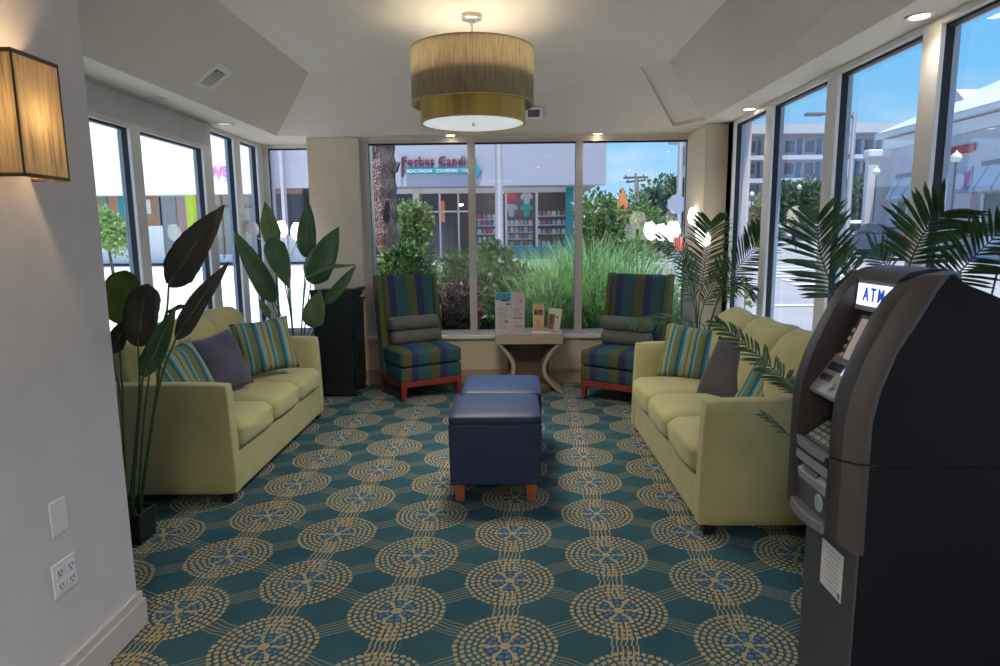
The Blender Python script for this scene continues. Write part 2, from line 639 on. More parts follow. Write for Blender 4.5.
S = [(-2.43, -3.0), (-2.32, 6.75), (-1.3, 6.84), (1.6, 6.5), (1.82, 6.17), (1.85, -3.0)]
T = [(-1.83, -3.0), (-1.77, 6.09), (-0.86, 6.05), (1.18, 6.03), (1.40, 5.87), (1.36, -3.0)]
bm = B()
sv = [bm.verts.new((x, y, CZ)) for x, y in S]
tv = [bm.verts.new((x, y, 3.05)) for x, y in T]
for i in (0, 1, 2, 4):
    bm.faces.new((sv[i], tv[i], tv[i + 1], sv[i + 1]))
bm.faces.new((sv[5], tv[5], tv[0], sv[0]))
bm.faces.new(tv)
wv = [bm.verts.new(p) for p in ((-2.9, -3.0, CZ), (-2.9, 7.12, CZ), (-1.3, 7.12, CZ), (1.6, 7.12, CZ), (2.25, 7.12, CZ), (2.25, -3.0, CZ))]
bm.faces.new([bm.verts.new(p) for p in ((-2.9, 7.12, CZ), (-1.53, 7.12, CZ), (-1.53, 7.6, CZ), (-2.9, 7.6, CZ))])
for i in range(5):
    bm.faces.new((wv[i], sv[i], sv[i + 1], wv[i + 1]))
bmesh.ops.recalc_face_normals(bm, faces=bm.faces[:])
struct('ceiling', bm, ceil_m)
struct('roof', box(boxm(-2.95, 2.28, -3.1, 7.13, 3.1, 3.3), -2.95, -1.53, 7.13, 7.62, 2.62, 3.3), wall_m)

# shallow channel running down the cut corner of the tray
bm = B()
cn = V(-0.38, -0.62, 0.62).normalized() * 0.06
q0 = [V(T[3][0], T[3][1], 3.05), V(T[4][0], T[4][1], 3.05), V(S[4][0], S[4][1], CZ), V(S[3][0], S[3][1], CZ)]
q1 = [p + V(0.0, 0.014, 0.032) for p in q0]
a_ = [bm.verts.new(p) for p in q0]
b_ = [bm.verts.new(p) for p in q1]
bm.faces.new(b_)
for i in range(4): bm.faces.new((a_[i], a_[(i + 1) % 4], b_[(i + 1) % 4], b_[i]))
struct('ceiling_channel', bm, ceil_m)

# walls below, above and between the glass
bm = boxm(-2.9, -2.72, -3.0, 7.6, 0, 0.5)
box(bm, -2.9, -2.72, -3.0, 3.7, 0.5, CZ)
box(bm, -2.9, -2.70, 3.7, 6.09, 2.42, CZ)
struct('wall_left', bm, wall_m)
bm = boxm(-2.06, 2.08, 6.95, 7.12, 0, 0.50)
box(bm, -2.72, -2.06, 7.42, 7.58, 0, 0.5)
box(bm, -1.53, 2.08, 6.95, 7.12, 2.585, CZ)
struct('wall_back', bm, beige_m)
bm = boxm(2.08, 2.25, -3.0, 7.12, 0, 0.5)
box(bm, 2.08, 2.25, 6.2, 7.12, 0.5, CZ)
struct('wall_right', bm, wall_m)
struct('wall_front', boxm(-2.9, 2.3, -3.12, -3.0, 0, 3.1), wall_m)
struct('wall_foreground', boxm(-1.78, -1.55, -3.0, 2.49, 0, 3.04), wall_m, bevel=0.006)
struct('column_left', boxm(-2.07, -1.53, 6.9, 7.6, 0, CZ), beige_m, bevel=0.008)
struct('column_right', boxm(1.87, 2.10, 6.33, 6.97, 0, CZ), beige_m, bevel=0.008)

def baseboard(name, x0, x1, y0, y1):
    bm = boxm(x0, x1, y0, y1, 0, 0.115)
    ex, ey = (x1 - x0), (y1 - y0)
    struct(name, bm, trim_m, bevel=0.004)
bm = boxm(-1.56, -1.528, -3.0, 2.512, 0, 0.115)
box(bm, -1.56, -1.536, -3.0, 2.504, 0.115, 0.150)
box(bm, -1.79, -1.55, 2.48, 2.512, 0, 0.115)
box(bm, -1.79, -1.55, 2.48, 2.504, 0.115, 0.150)
struct('baseboard_foreground', bm, trim_m, bevel=0.003)
bm = boxm(-1.53, 1.88, 6.925, 6.96, 0, 0.11)
box(bm, -1.53, 1.88, 6.935, 6.96, 0.11, 0.15)
box(bm, -1.555, -1.51, 6.88, 6.96, 0, 0.15)
box(bm, -2.08, -1.51, 6.875, 6.905, 0, 0.15)
struct('baseboard_back', bm, backtrim_m, bevel=0.003)

def pane_set(name, axis, glass_at, inner, sgn, spans, z0, z1, posts, fm=None):
    """a bank of fixed panes; axis 'y' runs along the side walls, 'x' along the back wall"""
    r = thing(name, None, None)
    r['kind'] = 'structure'
    def bx(bm, a0, a1, d0, d1, zz0, zz1):
        p, q = inner + sgn * d0, inner + sgn * d1
        p, q = min(p, q), max(p, q)
        if axis == 'y': box(bm, p, q, a0, a1, zz0, zz1)
        else: box(bm, a0, a1, p, q, zz0, zz1)
    a_lo, a_hi = spans[0][0], spans[-1][1]
    fr, ga, al = B(), B(), B()
    for (p0, p1) in posts:
        bx(fr, p0, p1, 0, 0.022, z0, z1)
        bx(ga, p0 + 0.003, p1 - 0.003, 0.022, 0.066, z0, z1)
        bx(al, p0, p1, 0.066, 0.095, z0, z1)
    bx(fr, a_lo, a_hi, 0.002, 0.03, z1 - 0.035, z1)
    bx(ga, a_lo, a_hi, 0.03, 0.066, z1 - 0.050, z1)
    bx(al, a_lo, a_hi, 0.066, 0.095, z1 - 0.045, z1)
    bx(fr, a_lo, a_hi, 0.002, 0.06, z0, z0 + 0.03)
    bx(al, a_lo, a_hi, 0.066, 0.095, z0, z0 + 0.045)
    obj('frame', fr, fm or white_m, r)
    obj('gasket', ga, gasket_m, r)
    obj('outer_frame', al, alu_m, r)
    for (s0, s1) in spans:
        g = B()
        bx(g, s0, s1, glass_at, glass_at + 0.006, z0 + 0.02, z1 - 0.02)
        obj('pane', g, glass_m, r)
    return r

pane_set('window_1', 'x', 0.076, 6.95, 1, [(-1.44, -0.41), (-0.335, 0.715), (0.79, 1.875)], 0.53, 2.585, [(-1.53, -1.446), (-0.41, -0.335), (0.715, 0.79), (1.872, 1.9)], mat('taupe_frame', (0.50, 0.45, 0.41), 0.5))
pane_set('window_2', 'x', 0.076, 7.42, 1, [(-2.67, -2.07)], 0.5, CZ, [(-2.72, -2.665), (-2.08, -2.05)])
pane_set('window_3', 'y', 0.076, -2.72, -1, [(6.10, 6.66), (6.80, 7.28)], 0.5, CZ, [(6.655, 6.80), (7.27, 7.42)])
pane_set('window_4', 'y', 0.076, -2.70, -1, [(3.7, 4.79), (4.92, 5.93)], 0.5, 2.42, [(4.79, 4.92), (5.93, 6.095)])
pane_set('window_5', 'y', 0.078, 2.08, 1, [(5.44, 6.17), (4.43, 5.31), (3.45, 4.29), (2.47, 3.31), (1.49, 2.33), (0.51, 1.35), (-0.47, 0.37)][::-1], 0.5, CZ,
         [(6.165, 6.33), (5.31, 5.44), (4.29, 4.43), (3.31, 3.45), (2.33, 2.47), (1.35, 1.49), (0.37, 0.51)])
struct('wall_corner', boxm(2.08, 2.25, -3.0, -0.47, 0.5, CZ), wall_m)
struct('sill_back', boxm(-1.53, 1.88, 6.90, 6.99, 0.495, 0.53), white_m, bevel=0.004)
struct('sill_left', boxm(-2.74, -2.66, 3.7, 7.42, 0.48, 0.51), white_m, bevel=0.004)
struct('sill_right', boxm(2.03, 2.10, -0.47, 6.33, 0.48, 0.51), white_m, bevel=0.004)

# --------------------------------------------------------- lamps on the ceiling
bulb_m = mat('lit_bulb', (1, 0.9, 0.7), 0.5, emit=(1.0, 0.82, 0.55), estr=9)
def downlight(loc, label, power=4.0, group='recessed ceiling lights', name='downlight', lens=None):
    r = thing(name, label, 'ceiling light', loc, 0, group)
    obj('trim_ring', lathe(B(), [(0.042, -0.001), (0.062, -0.006), (0.066, 0.0)], seg=28), steel_m, r, smooth=True)
    obj('lens', lathe(B(), [(0.0, -0.0015), (0.044, -0.0015)], seg=28), lens or bulb_m, r)
    light('beam', 'SPOT', (0, 0, -0.02), power, (1.0, 0.90, 0.77), 0.05, r, spot=130, blend=1.0)
    return r
downlight((-2.549, 4.912, 2.609), 'round ceiling light near the tall foreground wall, over the bright side windows', 0.3, lens=mat('dim_lens', (0.45, 0.43, 0.4), 0.4))
downlight((-2.517, 6.014, 2.609), 'small round ceiling light above the narrow side windows beside the beige column', 0.8, lens=mat('dull_lens', (0.6, 0.57, 0.5), 0.4, emit=(1, 0.9, 0.75), estr=0.35))
downlight((-0.575, 6.865, 2.609), 'small lit ceiling light under the drum pendant, above the back window', DL)
downlight((0.932, 6.891, 2.609), 'small lit ceiling light over the right pane of the back window', DL)
downlight((2.018, 5.643, 2.609), 'round lit ceiling light by the beige column between back and street windows', DL * 2.5)
downlight((1.977, 3.319, 2.609), 'large bright round ceiling light above the street windows near the cash machine', DL)
# unseen ceiling lights added overhead and behind the camera to brighten the room
for x, y, t in ((-0.9, 1.6, 'added fill light in the ceiling over the carpet ahead of the foreground wall'), (0.7, 1.6, 'added fill light in the ceiling over the carpet ahead of the cash machine'),
             (-0.9, -0.6, 'added fill light in the unseen ceiling behind, nearest the foreground wall'), (0.7, -0.6, 'added fill light in the unseen ceiling behind, nearest the street windows')):
    downlight((x, y, 3.049), t, HALL_FILL, name='fill_downlight')

r = thing('drum_pendant', 'two-tier drum pendant lamp of woven straw cloth hanging from the tray ceiling', 'pendant lamp', (-0.228, 4.6, 3.05))
straw_m = shade_mat('woven_straw', (0.55, 0.49, 0.36), 120, 0.7)
gold_m = shade_mat('gold_cloth', (0.42, 0.34, 0.12), 6, 0.3)
obj('canopy', lathe(B(), [(0, -0.035), (0.055, -0.035), (0.068, -0.028), (0.068, 0.0)], seg=28), steel_m, r, auto=30)
obj('stem', tube(B(), [(0, 0, -0.03), (0, 0, -0.30)], 0.009, 10), steel_m, r, smooth=True)
obj('outer_shade', lathe(B(), [(0.413, -0.228), (0.413, -0.580), (0.409, -0.580), (0.409, -0.228), (0.413, -0.228)], seg=72), straw_m, r, auto=30)
bm = lathe(B(), [(0.415, -0.226), (0.415, -0.234), (0.406, -0.234), (0.406, -0.226), (0.415, -0.226)], seg=72)
lathe(bm, [(0.415, -0.574), (0.415, -0.582), (0.395, -0.582), (0.395, -0.574), (0.415, -0.574)], seg=72)
obj('shade_band', bm, mat('straw_binding', (0.42, 0.32, 0.16), 0.8), r, auto=30)
obj('inner_shade', lathe(B(), [(0.355, -0.400), (0.355, -0.70), (0.351, -0.70), (0.351, -0.400), (0.355, -0.400)], seg=72), gold_m, r, auto=30)
bm = lathe(B(), [(0.357, -0.694), (0.357, -0.704), (0.342, -0.704), (0.342, -0.694), (0.357, -0.694)], seg=72)
obj('diffuser_rim', bm, mat('gold_rim', (0.45, 0.34, 0.12), 0.5), r, auto=30)
dm = mat('frosted_diffuser', (0.85, 0.85, 0.84), 0.35, emit=(0.95, 0.97, 1.0), estr=0.3)
obj('diffuser', lathe(B(), [(0.0, -0.692), (0.345, -0.698), (0.345, -0.690), (0, -0.684)], seg=48), dm, r)
obj('finial', lathe(B(), [(0, -0.715), (0.010, -0.712), (0.012, -0.703), (0.006, -0.692)], seg=12), steel_m, r, smooth=True)
bm = tube(B(), [(-0.405, 0, -0.245), (0.405, 0, -0.245)], 0.005, 6)
tube(bm, [(0, -0.405, -0.245), (0, 0.405, -0.245)], 0.005, 6)
obj('spider', bm, steel_m, r)
for a in (0.4, 2.5, 4.6):
    bl = obj('bulb', lathe(B(), [(0, 0.05), (0.02, 0.04), (0.03, 0.01), (0.02, -0.03), (0.012, -0.06), (0, -0.06)], c=(0.16 * math.cos(a), 0.16 * math.sin(a), -0.33), seg=14), bulb_m, r, smooth=True)
light('glow', 'POINT', (0, 0, -0.36), PEND, (1.0, 0.92, 0.80), 0.09, r)
light('glow', 'POINT', (0, 0, -0.54), PEND * 0.3, (1.0, 0.87, 0.68), 0.09, r)
light('down_fill', 'SPOT', (0, 0, -0.725), DOWN_FILL, (1.0, 0.92, 0.80), 0.30, r, spot=165, blend=1.0)  # spot added below the diffuser to brighten floor and furniture
# unseen copy of the pendant, added behind the camera as fill light
tw = dup(r, (-0.235, -1.15, 3.05), 0, 'added fill copy of the drum pendant lamp, unseen behind the photographer')
for ch in tw.children:
    if ch.type == 'LIGHT':
        ch.data = ch.data.copy()
        ch.data.energy *= TWIN_FILL

r = thing('wall_sconce', 'square wall sconce with lit amber cloth shade on the foreground wall', 'wall lamp', (-1.55, 2.065, 1.97))
sc_m = shade_mat('amber_cloth', (0.82, 0.68, 0.46), 90, 0.55)
bind_m = mat('sconce_binding', (0.10, 0.065, 0.04), 0.7)
def frame_ring(bm, x0, x1, y0, y1, z0, z1, t):
    box(bm, x0, x1, y0, y0 + t, z0, z1); box(bm, x0, x1, y1 - t, y1, z0, z1); box(bm, x1 - t, x1, y0 + t, y1 - t, z0, z1)
y0, y1, d = -0.112, 0.085, 0.125
bm = B()
frame_ring(bm, 0.005, d, y0, y1, -0.18, 0.175, 0.003)
obj('shade', bm, sc_m, r)
bm = B()
frame_ring(bm, 0.004, d + 0.002, y0 - 0.002, y1 + 0.002, 0.166, 0.178, 0.007)
frame_ring(bm, 0.004, d + 0.002, y0 - 0.002, y1 + 0.002, -0.184, -0.174, 0.007)
box(bm, d - 0.003, d + 0.002, y0 - 0.002, y0 + 0.003, -0.18, 0.17)
box(bm, d - 0.003, d + 0.002, y1 - 0.003, y1 + 0.002, -0.18, 0.17)
obj('binding', bm, bind_m, r)
obj('back_plate', boxm(0.0, 0.012, -0.06, 0.04, -0.15, 0.12), steel_m, r)
obj('bulb', lathe(B(), [(0, 0.05), (0.02, 0.04), (0.028, 0.01), (0.015, -0.05), (0, -0.05)], c=(0.06, -0.02, 0.0), seg=14), bulb_m, r, smooth=True)
light('glow', 'POINT', (0.065, -0.02, 0.02), 28.0, (1.0, 0.66, 0.30), 0.03, r)

# plates on the foreground wall
r = thing('blank_switch_plate', 'blank white wall plate on the foreground wall, above the sockets', 'wall plate', (-1.55, 2.09, 0.662))
obj('plate', boxm(0, 0.007, -0.04, 0.042, -0.06, 0.06), plate_m, r, bevel=0.003)
bm = lathe(B(), [(0, 0.0016), (0.0035, 0.001), (0.004, 0)], seg=10, c=(0.007, 0, 0.045), M=Matrix.Rotation(PI / 2, 4, 'Y'))
obj('screw', bm, plate_m, r)
obj('screw', lathe(B(), [(0, 0.0016), (0.0035, 0.001), (0.004, 0)], seg=10, c=(0.007, 0, -0.045), M=Matrix.Rotation(PI / 2, 4, 'Y')), plate_m, r)
r = thing('outlet_plate', 'white double socket plate with four outlets on the foreground wall', 'socket', (-1.55, 2.085, 0.447))
obj('plate', boxm(0, 0.007, -0.058, 0.06, -0.06, 0.06), plate_m, r, bevel=0.003)
slot_m = mat('socket_slots', (0.02, 0.02, 0.025), 0.6)
for yy in (-0.026, 0.028):
    for zz in (-0.024, 0.024):
        s_ = obj('outlet', boxm(0.007, 0.0095, yy - 0.017, yy + 0.017, zz - 0.017, zz + 0.017), plate_m, r, bevel=0.004)
        bm = boxm(0.0095, 0.0102, yy - 0.009, yy - 0.006, zz - 0.002, zz + 0.009)
        box(bm, 0.0095, 0.0102, yy + 0.006, yy + 0.009, zz - 0.002, zz + 0.009)
        box(bm, 0.0095, 0.0102, yy - 0.003, yy + 0.003, zz - 0.012, zz - 0.007)
        obj('slots', bm, slot_m, s_)

def vent(loc, normal, label, w_, h_, n, vertical):
    r = thing('air_vent', label, 'vent', loc)
    pose(r, loc, normal)
    bm = B()
    t = 0.028 if w_ < 0.2 else 0.055
    box(bm, -w_ / 2, w_ / 2, -0.008, 0.0, -h_ / 2, -h_ / 2 + t); box(bm, -w_ / 2, w_ / 2, -0.008, 0.0, h_ / 2 - t, h_ / 2)
    box(bm, -w_ / 2, -w_ / 2 + t, -0.008, 0.0, -h_ / 2 + t, h_ / 2 - t); box(bm, w_ / 2 - t, w_ / 2, -0.008, 0.0, -h_ / 2 + t, h_ / 2 - t)
    obj('frame', bm, white_m, r, bevel=0.002)
    obj('duct', boxm(-w_ / 2 + t, w_ / 2 - t, -0.002, 0.004, -h_ / 2 + t, h_ / 2 - t), black_m, r)
    bm = B()
    for i in range(n):
        f = (i + 0.5) / n - 0.5
        if vertical: box(bm, f * (w_ - 2 * t) - 0.004, f * (w_ - 2 * t) + 0.004, -0.007, -0.002, -h_ / 2 + t, h_ / 2 - t)
        else: box(bm, -w_ / 2 + t, w_ / 2 - t, -0.007, -0.002, f * (h_ - 2 * t) - 0.004, f * (h_ - 2 * t) + 0.004)
    obj('slats', bm, mat('vent_slats', (0.22, 0.21, 0.20), 0.6), r)
vent((-2.157, 4.972, 2.760), (0.5915, 0, -0.806), 'square grey air vent in the sloping ceiling over the side windows', 0.27, 0.27, 8, False)
vent((0.261, 6.466, 2.748), (-0.03, -0.575, -0.818), 'small air vent in the sloping ceiling, half behind the drum pendant', 0.17, 0.15, 7, True)

# ---------------------------------------------------------------- furniture
def make_sofa(label, L=1.93, D=0.93):
    r = thing('sofa', label, 'sofa')
    h = L / 2
    aw = 0.11
    obj('base', boxm(-h + aw - 0.01, h - aw + 0.01, 0.012, D - 0.02, 0.055, 0.30), olive_m, r, bevel=0.012)
    for s in (-1, 1):
        x0, x1 = (-h, -h + aw) if s < 0 else (h - aw, h)
        bm = puffy(((x0 + x1) / 2, D / 2, 0.395), (aw, D, 0.68), 0.022, 0.008, 0.0, 7)
        for v in bm.verts:
            if v.co.y < D / 2: v.co.y += 0.020 * (v.co.z / 0.73) ** 1.5
        obj('arm', bm, olive_m, r, auto=50)
        for yy in (0.035, D - 0.105):
            obj('leg', boxm(x0 + 0.02, x0 + 0.09, yy, yy + 0.07, 0.0, 0.06) if s < 0 else boxm(x1 - 0.09, x1 - 0.02, yy, yy + 0.07, 0.0, 0.06), darkleg_m, r, bevel=0.004)
    obj('back', puffy((0, D - 0.10, 0.45), (L - 2 * aw + 0.02, 0.2, 0.78), 0.05, 0.01, 0.0, 8), olive_m, r, smooth=True)
    cw = (L - 2 * aw) / 3
    for i in range(3):
        x = -h + aw + cw * (i + 0.5)
        obj('seat_cushion', puffy((x, 0.34, 0.385), (cw - 0.006, 0.70, 0.175), 0.055, 0.025, 0.02, 10, seed=i, lump=0.003), olive_m, r, smooth=True)
        M = Matrix.Rotation(math.radians(-13), 4, 'X')
        obj('back_cushion', puffy((x, 0.70, 0.735), (cw + 0.015, 0.21, 0.56), 0.09, 0.02, 0.05, 14, M=M, seed=20 + i, lump=0.013), olive_m, r, smooth=True)
    return r
sofa = make_sofa('olive three-seat sofa along the side windows, next to the black cabinet')
sofa.location = (-1.655, 3.73 + 0.965, 0)
sofa.rotation_euler = (0, 0, PI / 2)
s2 = dup(sofa, (0.998, 3.27 + 0.965, 0), -PI / 2, 'olive three-seat sofa with its back to the street windows, beside the cash machine')

TEAL, LT, OLV, TAN_, GRN = (0.025, 0.16, 0.20), (0.16, 0.33, 0.42), (0.17, 0.17, 0.055), (0.30, 0.27, 0.12), (0.10, 0.16, 0.09)
NAV = (0.035, 0.045, 0.12)
pst = stripes('striped_cushion', 0.185, [(0.0, TAN_), (0.14, TEAL), (0.24, LT), (0.31, OLV), (0.47, GRN), (0.58, NAV), (0.64, TEAL), (0.74, LT), (0.82, TAN_), (0.93, GRN)])
def cushion(label, m, w_, h_, t_, loc, nrm, roll=0.0, seed=0):
    o = obj('throw_pillow', pillow_bm(w_, h_, t_, seed=seed), m, smooth=True)
    tag(o, label, 'pillow')
    pose(o, loc, nrm, roll)
    return o
cushion('striped teal and olive pillow against the back arm of the sofa along the side windows', pst, 0.46, 0.44, 0.15, (-1.954, 5.120, 0.735), (0.55, -0.78, 0.32), -0.09, 1)
cushion('plain slate pillow in the middle of the sofa along the side windows', navy_m, 0.44, 0.44, 0.16, (-2.061, 4.550, 0.710), (0.90, -0.30, 0.38), -0.08, 2)
cushion('striped teal pillow half hidden behind the sofa arm, under the big dark leaves', pst, 0.44, 0.42, 0.15, (-2.150, 4.150, 0.703), (0.84, -0.34, 0.42), -0.16, 3)
cushion('striped teal and olive pillow standing against the back arm of the sofa by the palms', pst, 0.45, 0.44, 0.15, (1.408, 4.980, 0.671), (-0.40, -0.86, 0.30), 0.12, 4)
cushion('plain charcoal pillow leaning in the middle of the sofa by the palms', char_m, 0.46, 0.46, 0.16, (1.536, 4.400, 0.644), (-0.78, -0.46, 0.42), 0.06, 5)
cushion('striped teal pillow behind the front arm of the sofa by the palms, under a frond', pst, 0.44, 0.42, 0.15, (1.579, 3.850, 0.632), (-0.80, -0.42, 0.42), 0.22, 6)

# high-backed slipper chairs
cst = stripes('striped_chair', 0.305, [(0.0, (0.088, 0.092, 0.040)), (0.32, (0.032, 0.036, 0.100)), (0.57, (0.030, 0.085, 0.100))], offset=0.05)
side_m = fabric('chair_side', (0.085, 0.105, 0.045))
def make_chair(label):
    r = thing('slipper_chair', label, 'armchair')
    h = 0.325
    obj('seat_base', puffy((0, 0.29, 0.262), (0.655, 0.59, 0.145), 0.02, 0.0, 0.005, 8), cst, r, smooth=True)
    obj('seat_cushion', puffy((0, 0.285, 0.412), (0.665, 0.59, 0.162), 0.035, 0.022, 0.012, 10), cst, r, smooth=True)
    M = Matrix.Rotation(math.radians(-7), 4, 'X')
    obj('backrest', puffy((0, 0.555, 0.80), (0.585, 0.11, 0.80), 0.035, 0.0, 0.012, 9, M=M), cst, r, smooth=True)
    for s in (-1, 1):
        pts = [(0.40, 0.19), (0.55, 0.19), (0.675, 1.19), (0.655, 1.205), (0.58, 1.205), (0.56, 1.19), (0.505, 0.95), (0.49, 0.70), (0.44, 0.47)]
        a, b = (h - 0.037, h + 0.012) if s > 0 else (-h - 0.012, -h + 0.037)
        obj('wing', prism(B(), pts, 'x', a, b), side_m, r, bevel=0.012, seg=3)
    bm = boxm(-h, h, 0.0, 0.025, 0.135, 0.195)
    box(bm, -h, h, 0.545, 0.57, 0.135, 0.195)
    box(bm, -h, -h + 0.025, 0.025, 0.545, 0.135, 0.195)
    box(bm, h - 0.025, h, 0.025, 0.545, 0.135, 0.195)
    obj('base_rail', bm, redwood_m, r, bevel=0.004)
    for sx in (-1, 1):
        for yy in (0.0, 0.515):
            x0 = -h if sx < 0 else h - 0.055
            bm = boxm(x0, x0 + 0.055, yy, yy + 0.055, 0, 0.14)
            for v in bm.verts:
                if v.co.z < 0.01:
                    cx, cy = x0 + 0.0275, yy + 0.0275
                    v.co.x = cx + (v.co.x - cx) * 0.72 + 0.006 * sx
                    v.co.y = cy + (v.co.y - cy) * 0.72
            obj('leg', bm, redwood_m, r, bevel=0.004)
    return r
CH1, A1 = (-0.755, 6.295, 0), math.radians(32)
CH2, A2 = (0.965, 6.03, 0), math.radians(-36)
chair = make_chair('tall striped slipper chair by the beige column, next to the black cabinet')
chair.location = CH1
chair.rotation_euler = (0, 0, A1)
dup(chair, CH2, A2, 'tall striped slipper chair behind the sofa by the palms')

def bolster(label, c, ang, lx, ly, z):
    bm = B()
    prof = []
    n = 10
    for i in range(n + 1):
        a = -PI / 2 + PI * i / n
        prof.append((0.0655 * (0.72 + 0.28 * math.cos(a)) if 0 < i < n else 0.0, -0.215 * 1.0 + 0.43 * i / n))
    prof = [(0, -0.262), (0.046, -0.262), (0.064, -0.252), (0.072, -0.225), (0.072, 0.225), (0.064, 0.252), (0.046, 0.262), (0, 0.262)]
    lathe(bm, prof, seg=28, M=Matrix.Rotation(PI / 2, 4, 'Y'))
    o = obj('bolster_pillow', bm, grey_fab, auto=45)
    R = Matrix.Rotation(ang, 3, 'Z')
    o.location = V(*c) + R @ V(lx, ly, z)
    o.rotation_euler = (0, 0, ang)
    tag(o, label, 'bolster')
for c, a, nm, lx in ((CH1, A1, 'chair by the beige column', 0.0), (CH2, A2, 'chair behind the palm-side sofa', -0.03)):
    bolster('grey bolster lying on the seat of the striped ' + nm, c, a, lx, 0.385, 0.575)
    bolster('grey bolster stacked on top of another on the striped ' + nm, c, a, lx - 0.01, 0.395, 0.716)

# side table with bowed legs
r = thing('side_table', 'taupe side table with bowed legs under the back window', 'table', (0.206, 6.66, 0))
obj('tabletop', boxm(-0.342, 0.342, -0.21, 0.225, 0.505, 0.615), table_m, r, bevel=0.006)
def bow(s):
    out, inn = [], []
    for i in range(21):
        t = i / 20
        z = 0.505 * (1 - t)
        f = math.sin(PI * min(1, t * 1.02 + 0.0))
        x = 0.325 - 0.175 * math.sin(PI * (t * 0.88 + 0.0)) ** 1.0 + 0.085 * t * t
        out.append((s * x, z)); inn.append((s * (x - 0.042), z))
    return out + inn[::-1]
for s in (-1, 1):
    obj('leg', prism(B(), bow(s), 'y', -0.195, 0.19), table_m, r, bevel=0.004, auto=40)
obj('back_panel', boxm(-0.215, 0.215, 0.06, 0.085, 0.0, 0.505), table_in, r)
obj('plinth', boxm(-0.235, 0.235, -0.11, 0.15, 0.0, 0.075), table_in, r, bevel=0.004)

# brochures on the table
acr = mat('clear_acrylic', (0.55, 0.6, 0.6), 0.15)
def brochure(label, loc, w_, h_, bands, rz=0.0, lean=0.12, name='brochure_stand', blobs=()):
    r = thing(name, label, 'brochure', loc, rz)
    M = Matrix.Rotation(-lean, 4, 'X')
    o = obj('holder', box(box(B(), -w_ / 2 - 0.004, w_ / 2 + 0.004, 0.006, 0.010, 0, h_, M), -w_ / 2 - 0.004, w_ / 2 + 0.004, -0.004, 0.06, 0, 0.006), acr, r)
    o = obj('leaflet', box(B(), -w_ / 2, w_ / 2, -0.001, 0.006, 0.006, h_, M), mat('paper_' + bands[0], bands[1], 0.6), r)
    for i, (z0, z1, x0, x1, nm, c) in enumerate(bands[2]):
        obj('print', box(B(), -w_ / 2 + x0 * w_, -w_ / 2 + x1 * w_, -0.0022, -0.001, z0 * h_, z1 * h_, M), mat('print_' + nm, c, 0.6), r)
    return r
T_ = 0.615
pp = (0.46, 0.40, 0.36)
lines = lambda a, b, n, x0=0.1, x1=0.9: [(a + (b - a) * i / n, a + (b - a) * i / n + 0.012, x0, x1 - 0.13 * (i % 3), 'ink', (0.16, 0.15, 0.15)) for i in range(n)]
brochure('tall leaflet with a blue sea picture on top, at the table end by the bushes', ((-0.050, 6.620, 0.640)[0], 6.62, T_), 0.155, 0.40,
         ('pale', pp, [(0.80, 0.985, 0.0, 1.0, 'sea', (0.03, 0.20, 0.34)), (0.77, 0.83, 0.35, 0.9, 'dark', (0.03, 0.05, 0.07)), (0.67, 0.72, 0.7, 0.95, 'dark', (0.03, 0.05, 0.07)), (0.22, 0.29, 0.65, 0.75, 'dark', (0.03, 0.05, 0.07))] + lines(0.06, 0.64, 11)), 0.05)
brochure('tall pinkish leaflet with grey print, second from the bush end of the table', ((0.099, 6.620, 0.639)[0], 6.62, T_), 0.125, 0.405,
         ('pink', (0.44, 0.35, 0.34), [(0.72, 0.79, 0.66, 0.86, 'dark2', (0.10, 0.09, 0.10)), (0.73, 0.78, 0.70, 0.82, 'pinkin', (0.44, 0.35, 0.34)), (0.32, 0.36, 0.15, 0.85, 'ink', (0.16, 0.15, 0.15)), (0.1, 0.15, 0.2, 0.95, 'rose', (0.34, 0.22, 0.2))] + lines(0.42, 0.60, 4)), -0.04)
brochure('gold leaflet with a dark round picture, standing in the middle of the table', ((0.309, 6.600, 0.651)[0], 6.60, T_), 0.105, 0.285,
         ('gold', (0.50, 0.31, 0.12), [(0.60, 0.78, 0.10, 0.90, 'seal', (0.07, 0.03, 0.01)), (0.62, 0.68, 0.3, 0.7, 'sealin', (0.6, 0.36, 0.09)), (0.70, 0.76, 0.25, 0.5, 'sealin', (0.6, 0.36, 0.09)), (0.0, 0.28, 0.0, 1.0, 'copper', (0.42, 0.22, 0.14)), (0.31, 0.38, 0.4, 0.6, 'ink', (0.16, 0.15, 0.15))]), 0.0)
t4 = brochure('cream leaflet with a brown picture, tilted, at the chair end of the table', ((0.459, 6.620, 0.636)[0], 6.62, T_), 0.125, 0.225,
         ('cream', (0.55, 0.50, 0.40), [(0.02, 0.72, 0.0, 0.52, 'brownpic', (0.16, 0.085, 0.03)), (0.3, 0.6, 0.1, 0.35, 'brownlight', (0.40, 0.26, 0.10)), (0.55, 0.68, 0.62, 0.78, 'ink', (0.16, 0.15, 0.15))] + lines(0.1, 0.5, 6, 0.6, 1.0)), -0.22)
t4.rotation_euler = (0, 0.12, -0.22)
t4.location.z += 0.0085
def flat(label, loc, rz, w_, d_, c, n=1):
    o = obj('flat_leaflet', boxm(-w_ / 2, w_ / 2, -d_ / 2, d_ / 2, 0, 0.006 * n), mat('sheet_' + label[:9], c, 0.6), bevel=0.001)
    o.location = loc; o.rotation_euler = (0, 0, rz)
    tag(o, label, 'leaflet')
flat('small stack of leaflets lying in front of the tall leaflets', (0.10, 6.535, T_), 0.1, 0.15, 0.09, (0.36, 0.36, 0.35), 3)
flat('white sheet lying flat in front of the gold leaflet', (0.33, 6.53, T_), -0.15, 0.19, 0.11, (0.62, 0.56, 0.55), 1)
flat('lilac sheet lying at the table edge under the blue leaflet', (0.0, 6.505, T_), 0.05, 0.12, 0.07, (0.36, 0.33, 0.38), 1)

